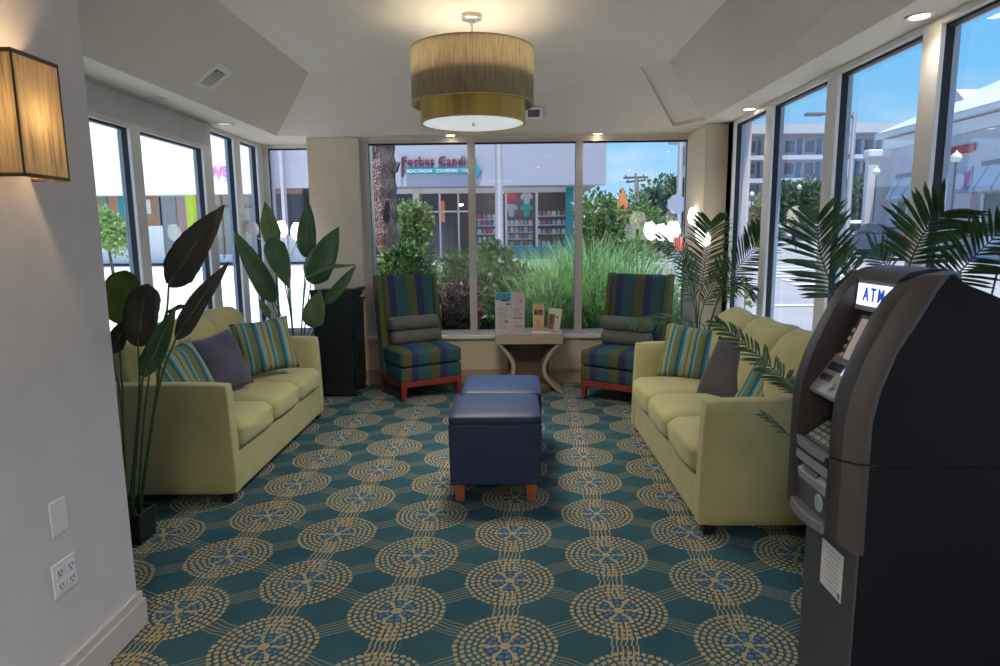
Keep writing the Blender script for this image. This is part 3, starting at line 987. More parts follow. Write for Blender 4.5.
# ottomans
def make_ottoman(label):
    r = thing('ottoman', label, 'ottoman')
    h = 0.280
    bm = boxm(-h + 0.001, h - 0.001, 0.002, 0.574, 0.108, 0.49)
    for v in bm.verts:
        if v.co.z < 0.2: v.co.x *= 0.975
    obj('body', bm, leather_m, r, bevel=0.012, seg=3)
    obj('lid', puffy((0, 0.288, 0.505), (2 * h, 0.576, 0.066), 0.028, 0.012, 0.0, 9), leather_m, r, smooth=True)
    for sx in (-1, 1):
        for yy in (0.03, 0.49):
            x0 = -h + 0.03 if sx < 0 else h - 0.095
            bm = boxm(x0, x0 + 0.065, yy, yy + 0.055, 0, 0.112)
            for v in bm.verts:
                if v.co.z < 0.01: v.co.x = x0 + 0.0325 + (v.co.x - x0 - 0.0325) * 0.8
            obj('leg', bm, wood_m, r, bevel=0.004)
    return r
ot = make_ottoman('navy leather cube ottoman with wooden legs, the one nearer the camera')
ot.location = (-0.085, 3.725, 0)
dup(ot, (-0.055, 4.325, 0), math.radians(-1.2), 'navy leather cube ottoman set behind its twin, towards the side table')

# black cabinet in the corner
r = thing('black_cabinet', 'tall black cabinet on casters in front of the beige column', 'cabinet', (-1.715, 6.35, 0))
obj('body', boxm(-0.215, 0.165, 0.0, 0.44, 0.02, 1.0), black_m, r, bevel=0.006)
obj('front_panel', boxm(0.165, 0.20, 0.03, 0.41, 0.07, 0.96), mat('black_gloss', (0.006, 0.006, 0.010), 0.3), r, bevel=0.005)
bm = B()
prism(bm, [(-0.02, 1.085), (0.45, 1.06), (0.45, 1.00), (-0.02, 1.00)], 'x', -0.225, 0.19)
obj('desk_top', bm, black_m, r, bevel=0.006)
obj('lip', boxm(0.17, 0.225, 0.02, 0.42, 1.05, 1.085), black_m, r, bevel=0.004)
obj('ledge', boxm(0.165, 0.228, 0.03, 0.41, 0.955, 0.975), black_m, r, bevel=0.004)
for xx in (-0.16, 0.17):
    for yy in (0.06, 0.38):
        c_ = obj('caster', lathe(B(), [(0, -0.015), (0.03, -0.015), (0.034, 0), (0.03, 0.015), (0, 0.015)], c=(xx, yy, 0.034), seg=14, M=Matrix.Rotation(PI / 2, 4, 'X')), mat('caster_rubber', (0.015, 0.012, 0.014), 0.5), r, smooth=True)

# ---------------------------------------------------------------- cash machine
r = thing('cash_machine', 'dark bronze and black cash machine with lit sign on the near right', 'cash machine', (1.312, 2.083, 0))
r.scale = (0.82, 0.82, 0.82)
ABASE = V(1.6, 2.54, -0.351)
def aobj(name, bm, m, par=None, **k):
    o = obj(name, bm, m, par or r, **k)
    if par is None: o.location = -ABASE
    return o
YN, YF = 2.285, 2.795
aobj('pedestal', boxm(1.298, 1.95, YN + 0.012, YF - 0.085, -0.335, 0.75), atm_ped, bevel=0.006)
aobj('side_panel', boxm(1.306, 1.955, YN, YN + 0.013, -0.332, 0.748), atm_side, bevel=0.003)
aobj('back_foot', boxm(1.33, 1.92, YN + 0.03, YF - 0.03, -0.351, -0.333), black_m)
F = [(1.215, .44), (1.213, .6), (1.213, .752), (1.213, .758), (1.214, .87), (1.222, .98), (1.25, 1.08), (1.285, 1.175), (1.335, 1.29), (1.378, 1.36), (1.43, 1.415), (1.50, 1.443), (1.60, 1.455)]
G = [(1.289, .405), (1.287, .58), (1.285, .752), (1.285, .758), (1.285, .91), (1.305, 1.02), (1.352, 1.16), (1.394, 1.237), (1.44, 1.32), (1.475, 1.385), (1.517, 1.445), (1.535, 1.447), (1.55, 1.449)]
prof = [(1.30, .758)] + [(x + 0.005, z) for x, z in G[4:]] + [(1.60, 1.412), (1.70, 1.373), (1.955, 1.255), (1.955, .758)]
bm = prism(B(), prof, 'y', YN, 2.40)
prism(bm, prof, 'y', 2.68, YF)
prism(bm, [(1.47, .758), (1.47, 1.43), (1.52, 1.445), (1.60, 1.412), (1.70, 1.373), (1.955, 1.255), (1.955, .758)], 'y', 2.40, 2.68)
aobj('housing', bm, atm_side, bevel=0.003)
def cheek(i0, i1, near):
    bm = B()
    rows = []
    yi, yf, yo = (2.405, 2.365, YN - 0.002) if near else (2.675, 2.715, YF + 0.002)
    for (fx, fz), (gx, gz) in zip(F[i0:i1], G[i0:i1]):
        mx_, mz_ = fx * 0.62 + gx * 0.38 - 0.012, fz * 0.62 + gz * 0.38 + 0.006
        ym = yf * 0.45 + yo * 0.55
        rows.append([bm.verts.new(p) for p in ((fx + 0.22 if fz < 1.2 else 1.62, yi, fz), (fx + 0.008, yi, fz), (fx, yf, fz), (mx_, ym, mz_), (gx, yo, gz), (gx + 0.02, yo, gz), (max(gx + 0.02, 1.50) if fz < 1.2 else 1.62, (yo + yi) / 2, gz))])
    for a, b in zip(rows[:-1], rows[1:]):
        for k_ in range(6):
            bm.faces.new((a[k_], a[k_ + 1], b[k_ + 1], b[k_]))
    bm.faces.new(rows[0]); bm.faces.new(rows[-1][::-1])
    bmesh.ops.recalc_face_normals(bm, faces=bm.faces[:])
    return bm
for near in (True, False):
    aobj('cheek', cheek(3, 13, near), atm_brown, auto=35)
    aobj('lower_cheek', cheek(0, 3, near), atm_brown, auto=35)
bm = B()
prism(bm, [(1.425, 1.408), (1.436, 1.425), (1.47, 1.448), (1.55, 1.462), (1.62, 1.458), (1.62, 1.40), (1.45, 1.40)], 'y', 2.40, 2.68)
aobj('hood', bm, mat('atm_hood', (0.06, 0.058, 0.066), 0.4), auto=35)
sg = aobj('sign_frame', prism(B(), [(1.432, 1.408), (1.50, 1.408), (1.50, 1.285), (1.424, 1.285)], 'y', 2.405, 2.675), atm_grey, bevel=0.003)
lit = mat('lit_sign', (0.6, 0.6, 0.8), 0.5, emit=(0.72, 0.74, 1.0), estr=1.05)
Mz = Matrix.Identity(4)
aobj('sign_panel', prism(B(), [(1.4275, 1.392), (1.434, 1.392), (1.429, 1.306), (1.4225, 1.306)], 'y', 2.42, 2.662), lit, sg)
# the panel leans: its face runs from (1.4275,1.392) to (1.4225,1.306)
tx = text_obj('lettering', 'A T M', 0.074, mat('sign_blue', (0.006, 0.05, 0.33), 0.5, emit=(0.01, 0.08, 0.42), estr=0.5), r, V(1.4228, 2.541, 1.349) - ABASE, (0, 0, 0), 0.0015, sx=0.74, bold=0.001)
tx.rotation_euler = Matrix(((0.0, 0.058, -0.998), (-1.0, 0.0, 0.0), (0.0, 0.998, 0.058))).to_euler()
# recess behind the cheeks
Pn = [(1.50, 1.29), (1.45, 1.285), (1.355, 1.065), (1.345, 1.06), (1.352, 1.045), (1.375, 1.035), (1.395, 0.99), (1.40, 0.86), (1.345, 0.825), (1.238, 0.748), (1.216, 0.742), (1.214, 0.70), (1.24, 0.69), (1.30, 0.66), (1.31, 0.60), (1.262, 0.575), (1.262, 0.49), (1.30, 0.45), (1.50, 0.45)]
aobj('recess', prism(B(), Pn, 'y', 2.40, 2.68), atm_dark)
def on_slope(x0, z0, x1, z1, a0, a1, y0, y1, t=0.006, off=0.0):
    """slab on the slope running from (x0,z0) at a=0 to (x1,z1) at a=1"""
    dx, dz = x1 - x0, z1 - z0
    l = math.hypot(dx, dz)
    nx, nz_ = dz / l, -dx / l
    if nx > 0: nx, nz_ = -nx, -nz_
    p = [(x0 + dx * a + nx * (off + q), z0 + dz * a + nz_ * (off + q)) for a, q in ((a0, 0), (a0, t), (a1, t), (a1, 0))]
    return prism(B(), p, 'y', y0, y1)
sl = (1.45, 1.285, 1.355, 1.065)
bz = aobj('screen_bezel', on_slope(*sl, 0.10, 0.97, 2.44, 2.63, 0.012), mat('atm_bezel', (0.22, 0.17, 0.15), 0.45), bevel=0.003)
aobj('screen', on_slope(*sl, 0.17, 0.90, 2.465, 2.605, 0.002, 0.012), mat('atm_screen', (0.02, 0.02, 0.025), 0.15, emit=(0.20, 0.16, 0.15), estr=1.0), bz)
for i in range(4):
    a = 0.36 + 0.15 * i
    for yy in (2.612, 2.443):
        aobj('side_button', on_slope(*sl, a, a + 0.075, yy, yy + 0.016, 0.008, 0.012), mat('atm_button', (0.55, 0.42, 0.32), 0.4), bz, bevel=0.002)
rd = aobj('card_reader', prism(B(), [(1.39, 1.105), (1.362, 1.10), (1.305, 1.02), (1.258, 0.957), (1.264, 0.940), (1.33, 0.955), (1.395, 1.03)], 'y', 2.425, 2.675), atm_grey, bevel=0.004)
s3 = (1.362, 1.10, 1.258, 0.957)
aobj('card_slot', on_slope(*s3, 0.22, 0.42, 2.46, 2.655, 0.003), atm_dark, rd)
aobj('slot_light', on_slope(*s3, 0.24, 0.46, 2.44, 2.535, 0.005), mat('atm_blue_light', (0.3, 0.4, 0.6), 0.4, emit=(0.35, 0.5, 0.9), estr=0.7), rd)
aobj('receipt_slot', on_slope(*s3, 0.54, 0.70, 2.575, 2.655, 0.003), atm_dark, rd)
aobj('badge', lathe(B(), [(0, 0.003), (0.015, 0.003), (0.018, 0.0)], c=(1.278, 2.535, 0.992), seg=18, M=Matrix.Rotation(math.radians(-50), 4, 'Y')), mat('atm_badge', (0.25, 0.35, 0.5), 0.3), rd)
s4 = (1.345, 0.825, 1.238, 0.748)
kp = aobj('keypad', on_slope(*s4, 0.08, 0.94, 2.435, 2.645, 0.006), mat('keypad_plate', (0.10, 0.10, 0.105), 0.4), bevel=0.002)
for i in range(4):
    for j in range(4):
        a = 0.14 + 0.195 * i
        y_ = 2.447 + 0.0485 * j
        aobj('key', on_slope(*s4, a, a + 0.14, y_, y_ + 0.037, 0.006, 0.006), mat('keypad_key', (0.34, 0.37, 0.33), 0.4), kp, bevel=0.002)
bm = B()
n = 12
def arc_lip(x, bow_, z0, z1, t):
    bm = B()
    pts = []
    for i in range(n + 1):
        f = i / n
        pts.append((x - bow_ * math.sin(PI * f), 2.40 + 0.28 * f))
    prism(bm, pts + [(p[0] + t, p[1]) for p in pts[::-1]], 'z', z0, z1)
    return bm
aobj('shelf_lip', arc_lip(1.218, 0.012, 0.715, 0.752, 0.03), mat('atm_silver', (0.22, 0.23, 0.26), 0.35), bevel=0.004)
aobj('upper_lip', arc_lip(1.222, 0.006, 0.655, 0.700, 0.012), atm_grey, bevel=0.003)
tr = aobj('cash_tray', prism(B(), [(1.31, 0.655), (1.255, 0.64), (1.222, 0.615), (1.226, 0.575), (1.275, 0.575), (1.29, 0.61), (1.31, 0.62)], 'y', 2.42, 2.66), atm_grey, bevel=0.005)
aobj('tray_mouth', prism(B(), [(1.251, 0.641), (1.2245, 0.6185), (1.222, 0.62), (1.2485, 0.643)], 'y', 2.50, 2.62), atm_dark, tr)
fp = aobj('lower_front', arc_lip(1.238, 0.01, 0.478, 0.575, 0.03), mat('atm_front', (0.07, 0.07, 0.078), 0.4), bevel=0.004)
bm = B()
lathe(bm, [(0, 0.003), (0.030, 0.003), (0.032, 0.0)], seg=24, M=Matrix.Rotation(-PI / 2, 4, 'Y'))
for v in bm.verts: v.co.z *= 1.15
for v in bm.verts: v.co += V(1.231, 2.475, 0.530)
aobj('round_sticker', bm, mat('sticker_mint', (0.36, 0.46, 0.42), 0.5), fp)
bm = B()
lathe(bm, [(0, 0.0005), (0.021, 0.0005), (0.0215, 0.0)], seg=24, M=Matrix.Rotation(-PI / 2, 4, 'Y'))
for v in bm.verts: v.co += V(1.2275, 2.475, 0.530)
aobj('sticker_centre', bm, mat('sticker_teal', (0.20, 0.40, 0.36), 0.5), fp)
aobj('bumper', arc_lip(1.208, 0.022, 0.432, 0.478, 0.05), mat('atm_bumper', (0.16, 0.155, 0.18), 0.35), bevel=0.008)
nt = aobj('notice', boxm(1.2965, 1.2985, 2.385, 2.555, 0.150, 0.345), mat('notice_paper', (0.62, 0.60, 0.62), 0.6))
nt.rotation_euler = (0, 0, 0)
bm = B()
for i in range(9):
    zz = 0.325 - i * 0.0185
    box(bm, 1.2958, 1.2966, 2.41 + 0.008 * (i % 2), 2.53 - 0.012 * (i % 3), zz - 0.004, zz)
aobj('print_lines', bm, mat('notice_ink', (0.30, 0.29, 0.32), 0.6), nt)
aobj('print_mark', boxm(1.2955, 1.2965, 2.395, 2.41, 0.16, 0.18), mat('notice_red', (0.25, 0.06, 0.07), 0.6), nt)
bm = tube(B(), [(1.808, 2.450, 1.333), (1.823, 2.450, 1.438)], 0.0035, 6)
aobj('antenna', bm, black_m)

# -------------------------------------------------------------------- plants
def mesh_obj(name, verts, faces, m, parent=None, smooth=False, thick=0.0):
    me = bpy.data.meshes.new(name)
    me.from_pydata([tuple(v) for v in verts], [], faces)
    me.materials.append(m)
    if smooth: me.polygons.foreach_set('use_smooth', [True] * len(me.polygons))
    o = bpy.data.objects.new(name, me)
    COL.objects.link(o)
    if parent is not None:
        o.parent = parent
        o.location = -root_loc(parent)
    if thick:
        s = o.modifiers.new('thickness', 'SOLIDIFY')
        s.thickness = thick
    return o

def big_leaf(base, tip, width, nrm, curl=0.06, fold=0.25, n=20, m=6, tear=0, tipx=2.1):
    base, tip = V(base), V(tip)
    ax = tip - base
    L = ax.length
    a = ax.normalized()
    nv = V(nrm)
    nv = (nv - a * nv.dot(a)).normalized()
    sd = a.cross(nv)
    vs, fs = [], []
    rnd = random.Random(int(L * 1e5))
    for i in range(n + 1):
        t = i / n
        wd = width / 2 * (min(1.0, (t + 0.012) / 0.20) ** 0.55) * max(0.0, 1 - (max(0.0, t - 0.30) / 0.70) ** tipx)
        if i == n: wd = 0.003
        c = base + ax * t - nv * curl * L * (t ** 2) * 1.0 + nv * 0.02 * L * math.sin(PI * t)
        for j in range(m + 1):
            s = -1 + 2 * j / m
            ww = wd * (1 - 0.05 * tear * abs(s) * (0.5 + 0.5 * math.sin(i * 2.3 + (1 if s > 0 else 4))))
            vs.append(c + sd * s * ww + nv * (fold * abs(s) * ww + 0.006 * math.sin(9 * t + 3 * s)))
    for i in range(n):
        for j in range(m):
            k = i * (m + 1) + j
            fs.append((k, k + 1, k + m + 2, k + m + 1))
    # raised midrib
    return vs, fs

def bop_leaf(root, base, tip, width, nrm, m, stem_from, curl=0.06, fold=0.25, mid=None, rs=0.0075, tear=0, tipx=2.1):
    vs, fs = big_leaf(base, tip, width, nrm, curl, fold, tear=tear, tipx=tipx)
    lf = mesh_obj('leaf', vs, fs, m, root, True, 0.0016)
    base, tip = V(base), V(tip)
    ax = tip - base
    a = ax.normalized()
    nv = V(nrm); nv = (nv - a * nv.dot(a)).normalized()
    pts = [base + ax * t - nv * curl * ax.length * t * t + nv * (0.02 * ax.length * math.sin(PI * t) + 0.002) for t in [i / 10 * 0.97 for i in range(11)]]
    obj('midrib', tube(B(), pts, [0.005 * (1 - 0.8 * i / 10) for i in range(11)], 6), rib_m, lf, world=True, smooth=True)
    st = [V(stem_from)] + ([V(mid)] if mid is not None else []) + [base, base + ax * 0.05]
    p = smooth_path(st, 14)
    obj('leaf_stem', tube(B(), p, [rs * (1 - 0.45 * i / 14) for i in range(15)], 8), stem_m, root, world=True, smooth=True)
    return lf

rib_m = mat('leaf_rib', (0.16, 0.22, 0.09), 0.5)
stem_m = mat('leaf_stem_green', (0.040, 0.105, 0.035), 0.5, var=0.2, vscale=20)
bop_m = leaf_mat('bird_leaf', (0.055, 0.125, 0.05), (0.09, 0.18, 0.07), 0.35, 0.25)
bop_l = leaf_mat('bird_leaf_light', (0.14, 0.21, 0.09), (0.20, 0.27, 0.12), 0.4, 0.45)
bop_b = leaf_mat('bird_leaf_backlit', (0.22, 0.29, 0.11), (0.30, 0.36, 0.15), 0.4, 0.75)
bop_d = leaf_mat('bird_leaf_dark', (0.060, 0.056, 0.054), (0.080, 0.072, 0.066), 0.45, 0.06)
soil_m = mat('potting_soil', (0.03, 0.02, 0.015), 0.95, var=0.3, vscale=60)

def pot(root, r0, r1, h, sq=False):
    if sq:
        bm = B()
        prof = [(-r0, 0), (r0, 0), (r1, h), (r1 - 0.015, h), (r1 - 0.02, h - 0.03), (-r1 + 0.02, h - 0.03), (-r1 + 0.015, h), (-r1, h)]
        rings = []
        for rr, z in ((r0, 0), (r1, h), (r1 - 0.014, h), (r1 - 0.016, h - 0.03)):
            rings.append([bm.verts.new((sx * rr, sy * rr, z)) for sx, sy in ((-1, -1), (1, -1), (1, 1), (-1, 1))])
        for a, b in zip(rings[:-1], rings[1:]):
            for k_ in range(4): bm.faces.new((a[k_], a[(k_ + 1) % 4], b[(k_ + 1) % 4], b[k_]))
        bm.faces.new(rings[0][::-1])
        bm.faces.new(rings[-1])
        obj('pot', bm, black_m, root, bevel=0.006)
        obj('soil', boxm(-r1 + 0.018, r1 - 0.018, -r1 + 0.018, r1 - 0.018, h - 0.03, h - 0.02), soil_m, root)
    else:
        obj('pot', lathe(B(), [(0, 0), (r0, 0), (r1, h), (r1 + 0.012, h), (r1 + 0.012, h + 0.02), (r1 - 0.012, h + 0.02), (r1 - 0.014, h - 0.03), (0, h - 0.03)], seg=28), black_m, root, auto=35)
        obj('soil', lathe(B(), [(0, h - 0.02), (r1 - 0.014, h - 0.026)], seg=20), soil_m, root)

r = thing('bird_of_paradise', 'bird of paradise with big dark leaves between foreground wall and sofa arm', 'plant', (-2.02, 3.27, 0))
pot(r, 0.075, 0.088, 0.17, True)
b0 = lambda dx, dy: (-2.02 + dx, 3.27 + dy, 0.14)
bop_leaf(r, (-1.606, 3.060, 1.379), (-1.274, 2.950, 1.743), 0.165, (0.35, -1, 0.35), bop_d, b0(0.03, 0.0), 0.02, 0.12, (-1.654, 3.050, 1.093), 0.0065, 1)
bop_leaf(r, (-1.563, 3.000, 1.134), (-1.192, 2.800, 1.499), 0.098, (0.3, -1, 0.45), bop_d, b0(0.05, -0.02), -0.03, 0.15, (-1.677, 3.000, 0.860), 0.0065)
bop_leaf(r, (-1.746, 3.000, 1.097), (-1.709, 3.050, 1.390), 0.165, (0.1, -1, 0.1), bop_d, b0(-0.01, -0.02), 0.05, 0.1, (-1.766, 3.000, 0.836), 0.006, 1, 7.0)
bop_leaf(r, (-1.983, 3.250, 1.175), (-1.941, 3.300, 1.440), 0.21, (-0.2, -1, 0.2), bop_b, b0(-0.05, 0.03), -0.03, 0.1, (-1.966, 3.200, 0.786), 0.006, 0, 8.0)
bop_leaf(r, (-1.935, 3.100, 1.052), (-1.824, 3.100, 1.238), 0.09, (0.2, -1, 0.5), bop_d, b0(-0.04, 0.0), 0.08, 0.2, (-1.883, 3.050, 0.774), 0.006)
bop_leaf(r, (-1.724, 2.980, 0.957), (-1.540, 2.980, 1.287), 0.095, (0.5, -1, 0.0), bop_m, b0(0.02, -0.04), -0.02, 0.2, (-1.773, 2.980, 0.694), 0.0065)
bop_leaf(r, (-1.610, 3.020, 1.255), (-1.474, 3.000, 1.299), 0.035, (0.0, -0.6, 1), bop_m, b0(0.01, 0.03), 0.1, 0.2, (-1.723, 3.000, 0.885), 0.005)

r = thing('bird_of_paradise', 'tall bird of paradise with broad green leaves in the corner behind the sofa arm', 'plant', (-2.02, 6.12, 0))
pot(r, 0.14, 0.17, 0.34)
b0 = lambda dx, dy: (-2.02 + dx, 6.12 + dy, 0.32)
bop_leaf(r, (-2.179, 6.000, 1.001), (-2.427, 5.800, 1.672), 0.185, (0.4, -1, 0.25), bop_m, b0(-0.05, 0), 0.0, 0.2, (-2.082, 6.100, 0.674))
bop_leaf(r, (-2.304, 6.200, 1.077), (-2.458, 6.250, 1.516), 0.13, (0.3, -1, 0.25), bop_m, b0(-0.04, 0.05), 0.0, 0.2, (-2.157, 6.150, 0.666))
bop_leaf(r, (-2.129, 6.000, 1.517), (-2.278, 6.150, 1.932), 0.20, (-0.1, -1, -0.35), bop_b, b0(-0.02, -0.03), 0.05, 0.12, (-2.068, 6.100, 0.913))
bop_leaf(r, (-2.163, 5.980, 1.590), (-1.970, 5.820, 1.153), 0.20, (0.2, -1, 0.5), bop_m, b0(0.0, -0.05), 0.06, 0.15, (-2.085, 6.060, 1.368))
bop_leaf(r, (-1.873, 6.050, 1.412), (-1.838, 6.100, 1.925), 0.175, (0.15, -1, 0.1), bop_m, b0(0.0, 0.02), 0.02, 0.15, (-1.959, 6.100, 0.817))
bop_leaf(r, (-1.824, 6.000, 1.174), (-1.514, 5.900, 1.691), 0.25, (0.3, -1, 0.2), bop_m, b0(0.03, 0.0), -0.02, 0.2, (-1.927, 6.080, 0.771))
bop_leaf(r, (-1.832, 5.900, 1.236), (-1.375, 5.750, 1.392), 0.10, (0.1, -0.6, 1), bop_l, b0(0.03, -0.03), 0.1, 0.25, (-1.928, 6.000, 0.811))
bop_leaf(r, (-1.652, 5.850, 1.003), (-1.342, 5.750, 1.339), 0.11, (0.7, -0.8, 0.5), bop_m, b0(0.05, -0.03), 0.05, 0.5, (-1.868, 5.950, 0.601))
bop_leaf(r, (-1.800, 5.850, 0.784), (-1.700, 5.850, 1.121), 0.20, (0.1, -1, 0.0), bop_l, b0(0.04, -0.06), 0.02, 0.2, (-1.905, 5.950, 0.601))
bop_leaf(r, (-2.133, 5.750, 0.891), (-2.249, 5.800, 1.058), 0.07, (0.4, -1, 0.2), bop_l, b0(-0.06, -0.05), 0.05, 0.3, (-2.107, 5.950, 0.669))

palm_m = leaf_mat('palm_leaf', (0.030, 0.105, 0.040), (0.085, 0.19, 0.06), 0.3, 0.28, 9)
palm_l = leaf_mat('palm_leaf_lit', (0.04, 0.11, 0.03), (0.11, 0.20, 0.05), 0.4, 0.3, 9)
palmstem_m = mat('palm_stem', (0.06, 0.085, 0.03), 0.5)
def frond(root, pts, face, ll, n, m, bare=0.25, ang=48, droop=0.12, wdt=0.02, name='frond', both=True):
    path = smooth_path(pts, 40)
    fv = V(face).normalized()
    vs, fs = [], []
    rnd = random.Random(int(abs(path[0].x * 7919 + path[-1].z * 104729) * 10))
    for i in range(n):
        t = bare + (1 - bare) * (i + 0.5) / n
        f = t * 40
        k = min(int(f), 39)
        p = path[k].lerp(path[k + 1], f - k)
        d = (path[k + 1] - path[k]).normalized()
        nv = (fv - d * fv.dot(d)).normalized()
        s = d.cross(nv)
        u = (t - bare) / (1 - bare)
        L = ll * (math.sin(PI * (0.16 + 0.72 * u)) ** 0.7) * rnd.uniform(0.88, 1.08)
        for sg in ((-1, 1) if both else (1,)):
            a = math.radians(ang * (1 - 0.42 * u) + rnd.uniform(-6, 6))
            dr = (s * sg * math.sin(a) + d * math.cos(a) + nv * rnd.uniform(-0.05, 0.22)).normalized()
            w2 = (dr.cross(nv)).normalized()
            b = len(vs)
            for q in range(5):
                g = q / 4
                c = p + dr * L * g + V(0, 0, -1) * droop * L * g * g
                hw = wdt / 2 * (0.35 + 1.6 * g * (1 - g) * 2) * (1 if q < 4 else 0.05) if q else wdt * 0.14
                hw = min(hw, wdt / 2)
                vs += [c - w2 * hw + nv * hw * 0.3, c, c + w2 * hw + nv * hw * 0.3]
            for q in range(4):
                o_ = b + q * 3
                fs += [(o_, o_ + 1, o_ + 4, o_ + 3), (o_ + 1, o_ + 2, o_ + 5, o_ + 4)]
    fr = mesh_obj(name, vs, fs, m, root, True, 0.0008)
    obj('rachis', tube(B(), path[::2] if len(path) % 2 else path, [0.0065 * (1 - 0.8 * i / 20) for i in range(21)], 6), palmstem_m, fr, world=True, smooth=True)
    return fr

r = thing('potted_palm', 'bushy green palm between the striped chair and the far end of the sofa', 'plant', (1.70, 5.78, 0))
pot(r, 0.13, 0.16, 0.30)
PB = (1.70, 5.78, 0.28)
frond(r, [PB, (1.694, 5.780, 0.848), (1.731, 5.780, 1.275), (1.755, 5.750, 1.571), (1.758, 5.720, 1.691)], (-0.2, -1, 0.2), 0.25, 31, palm_l, 0.40, 62, 0.1, 0.015)
frond(r, [PB, (1.840, 5.800, 0.916), (1.978, 5.750, 1.239), (2.122, 5.650, 1.466), (2.165, 5.600, 1.585)], (-0.3, -1, 0.4), 0.27, 31, palm_m, 0.36, 58, 0.1, 0.015)
frond(r, [PB, (1.674, 5.750, 0.905), (1.587, 5.700, 1.237), (1.454, 5.650, 1.481), (1.295, 5.600, 1.542)], (0.3, -1, 0.5), 0.20, 24, palm_m, 0.40, 58, 0.25, 0.011)
frond(r, [PB, (1.653, 5.700, 0.858), (1.583, 5.600, 1.062), (1.516, 5.500, 1.224), (1.464, 5.450, 1.361)], (0.1, -1, 0.3), 0.20, 18, palm_m, 0.42, 46, 0.1, 0.012)
frond(r, [PB, (1.736, 5.700, 0.751), (1.573, 5.600, 0.837), (1.324, 5.500, 0.869), (1.060, 5.450, 0.861)], (0.0, -0.7, 1), 0.17, 26, palm_m, 0.45, 55, 0.3, 0.010)
frond(r, [PB, (1.778, 5.650, 0.846), (1.823, 5.550, 1.074), (1.920, 5.450, 1.166), (2.020, 5.400, 1.127)], (0.0, -0.8, 0.8), 0.18, 22, palm_m, 0.40, 50, 0.3, 0.011)
frond(r, [PB, (1.689, 5.700, 0.822), (1.704, 5.600, 1.027), (1.751, 5.500, 1.205), (1.779, 5.450, 1.358)], (-0.4, -1, 0.2), 0.17, 20, palm_m, 0.42, 44, 0.1, 0.011)

r = thing('potted_palm', 'dark green palm with wide fronds rising behind the cash machine', 'plant', (1.62, 3.02, 0))
pot(r, 0.12, 0.145, 0.28)
PB = (1.62, 3.02, 0.26)
frond(r, [PB, (1.538, 3.020, 1.145), (1.488, 3.000, 1.334), (1.413, 2.980, 1.509), (1.376, 2.950, 1.660)], (-0.3, -1, 0.2), 0.225, 22, palm_m, 0.42, 60, 0.10, 0.0150)
frond(r, [PB, (1.764, 3.000, 1.193), (1.800, 2.950, 1.444), (1.814, 2.880, 1.594), (1.835, 2.800, 1.677)], (-0.2, -1, 0.4), 0.25, 19, palm_m, 0.50, 66, 0.10, 0.018)
frond(r, [PB, (1.879, 2.930, 1.201), (1.889, 2.800, 1.369), (1.901, 2.700, 1.483), (1.940, 2.600, 1.599)], (-0.3, -1, 0.5), 0.20, 18, palm_m, 0.48, 62, 0.12, 0.014)
frond(r, [PB, (1.56, 3.08, 0.62), (1.464, 3.200, 0.774), (1.435, 3.320, 0.839), (1.303, 3.500, 0.983), (1.162, 3.620, 1.105)], (-0.1, -0.8, 0.8), 0.135, 32, palm_m, 0.42, 52, 0.2, 0.0125)
frond(r, [PB, (1.50, 3.03, 0.50), (1.438, 3.060, 0.570), (1.358, 3.050, 0.624), (1.288, 3.050, 0.679), (1.223, 3.050, 0.730)], (0.0, -1, 0.6), 0.075, 5, palm_m, 0.62, 22, 0.2, 0.008)
frond(r, [PB, (1.596, 3.050, 0.996), (1.626, 3.100, 1.277), (1.647, 3.150, 1.407), (1.639, 3.200, 1.486)], (0.3, -1, 0.2), 0.16, 14, palm_m, 0.55, 55, 0.15, 0.011)
frond(r, [PB, (1.750, 3.050, 1.139), (1.800, 3.100, 1.347), (1.773, 3.100, 1.456), (1.712, 3.100, 1.512)], (0.2, -1, 0.3), 0.15, 12, palm_m, 0.6, 52, 0.1, 0.011)

# floor lamps with tulip shades
def tulip(bm_c, d, s=1.0):
    q = V(d).normalized().to_track_quat('Z', 'Y').to_matrix().to_4x4()
    return lathe(B(), [(0.012, 0.0), (0.035, 0.012), (0.058, 0.05), (0.064, 0.09), (0.054, 0.135), (0.034, 0.175), (0.032, 0.175), (0.051, 0.133), (0.060, 0.09), (0.054, 0.052), (0.030, 0.016), (0.0, 0.012)], seg=20, c=bm_c, M=q @ Matrix.Scale(s, 4))
tul_m = mat('frosted_shade', (0.85, 0.83, 0.8), 0.4, emit=(1.0, 0.95, 0.88), estr=2.2)
tul_r = mat('red_shade', (0.5, 0.10, 0.11), 0.35, emit=(0.9, 0.22, 0.24), estr=0.55)
def floor_lamp(label, loc, heads, top):
    r = thing('floor_lamp', label, 'floor lamp', loc)
    obj('base', lathe(B(), [(0, 0.03), (0.10, 0.026), (0.135, 0.012), (0.14, 0.0), (0, 0)], seg=32), steel_m, r, auto=40)
    obj('pole', tube(B(), [(0, 0, 0.02), (0, 0, top)], 0.011, 10), steel_m, r, smooth=True)
    for (p, d, m, s) in heads:
        p = V(p)
        loc_ = V(loc)
        a = p - loc_
        pth = smooth_path([V(0, 0, min(top, a.z - 0.12)), V(a.x * 0.6, a.y * 0.6, a.z - 0.09), a - V(d).normalized() * 0.01, a], 10)
        obj('arm', tube(B(), pth, 0.006, 6), steel_m, r, smooth=True)
        obj('shade', tulip(a, d, s), m, r, smooth=True)
    return r
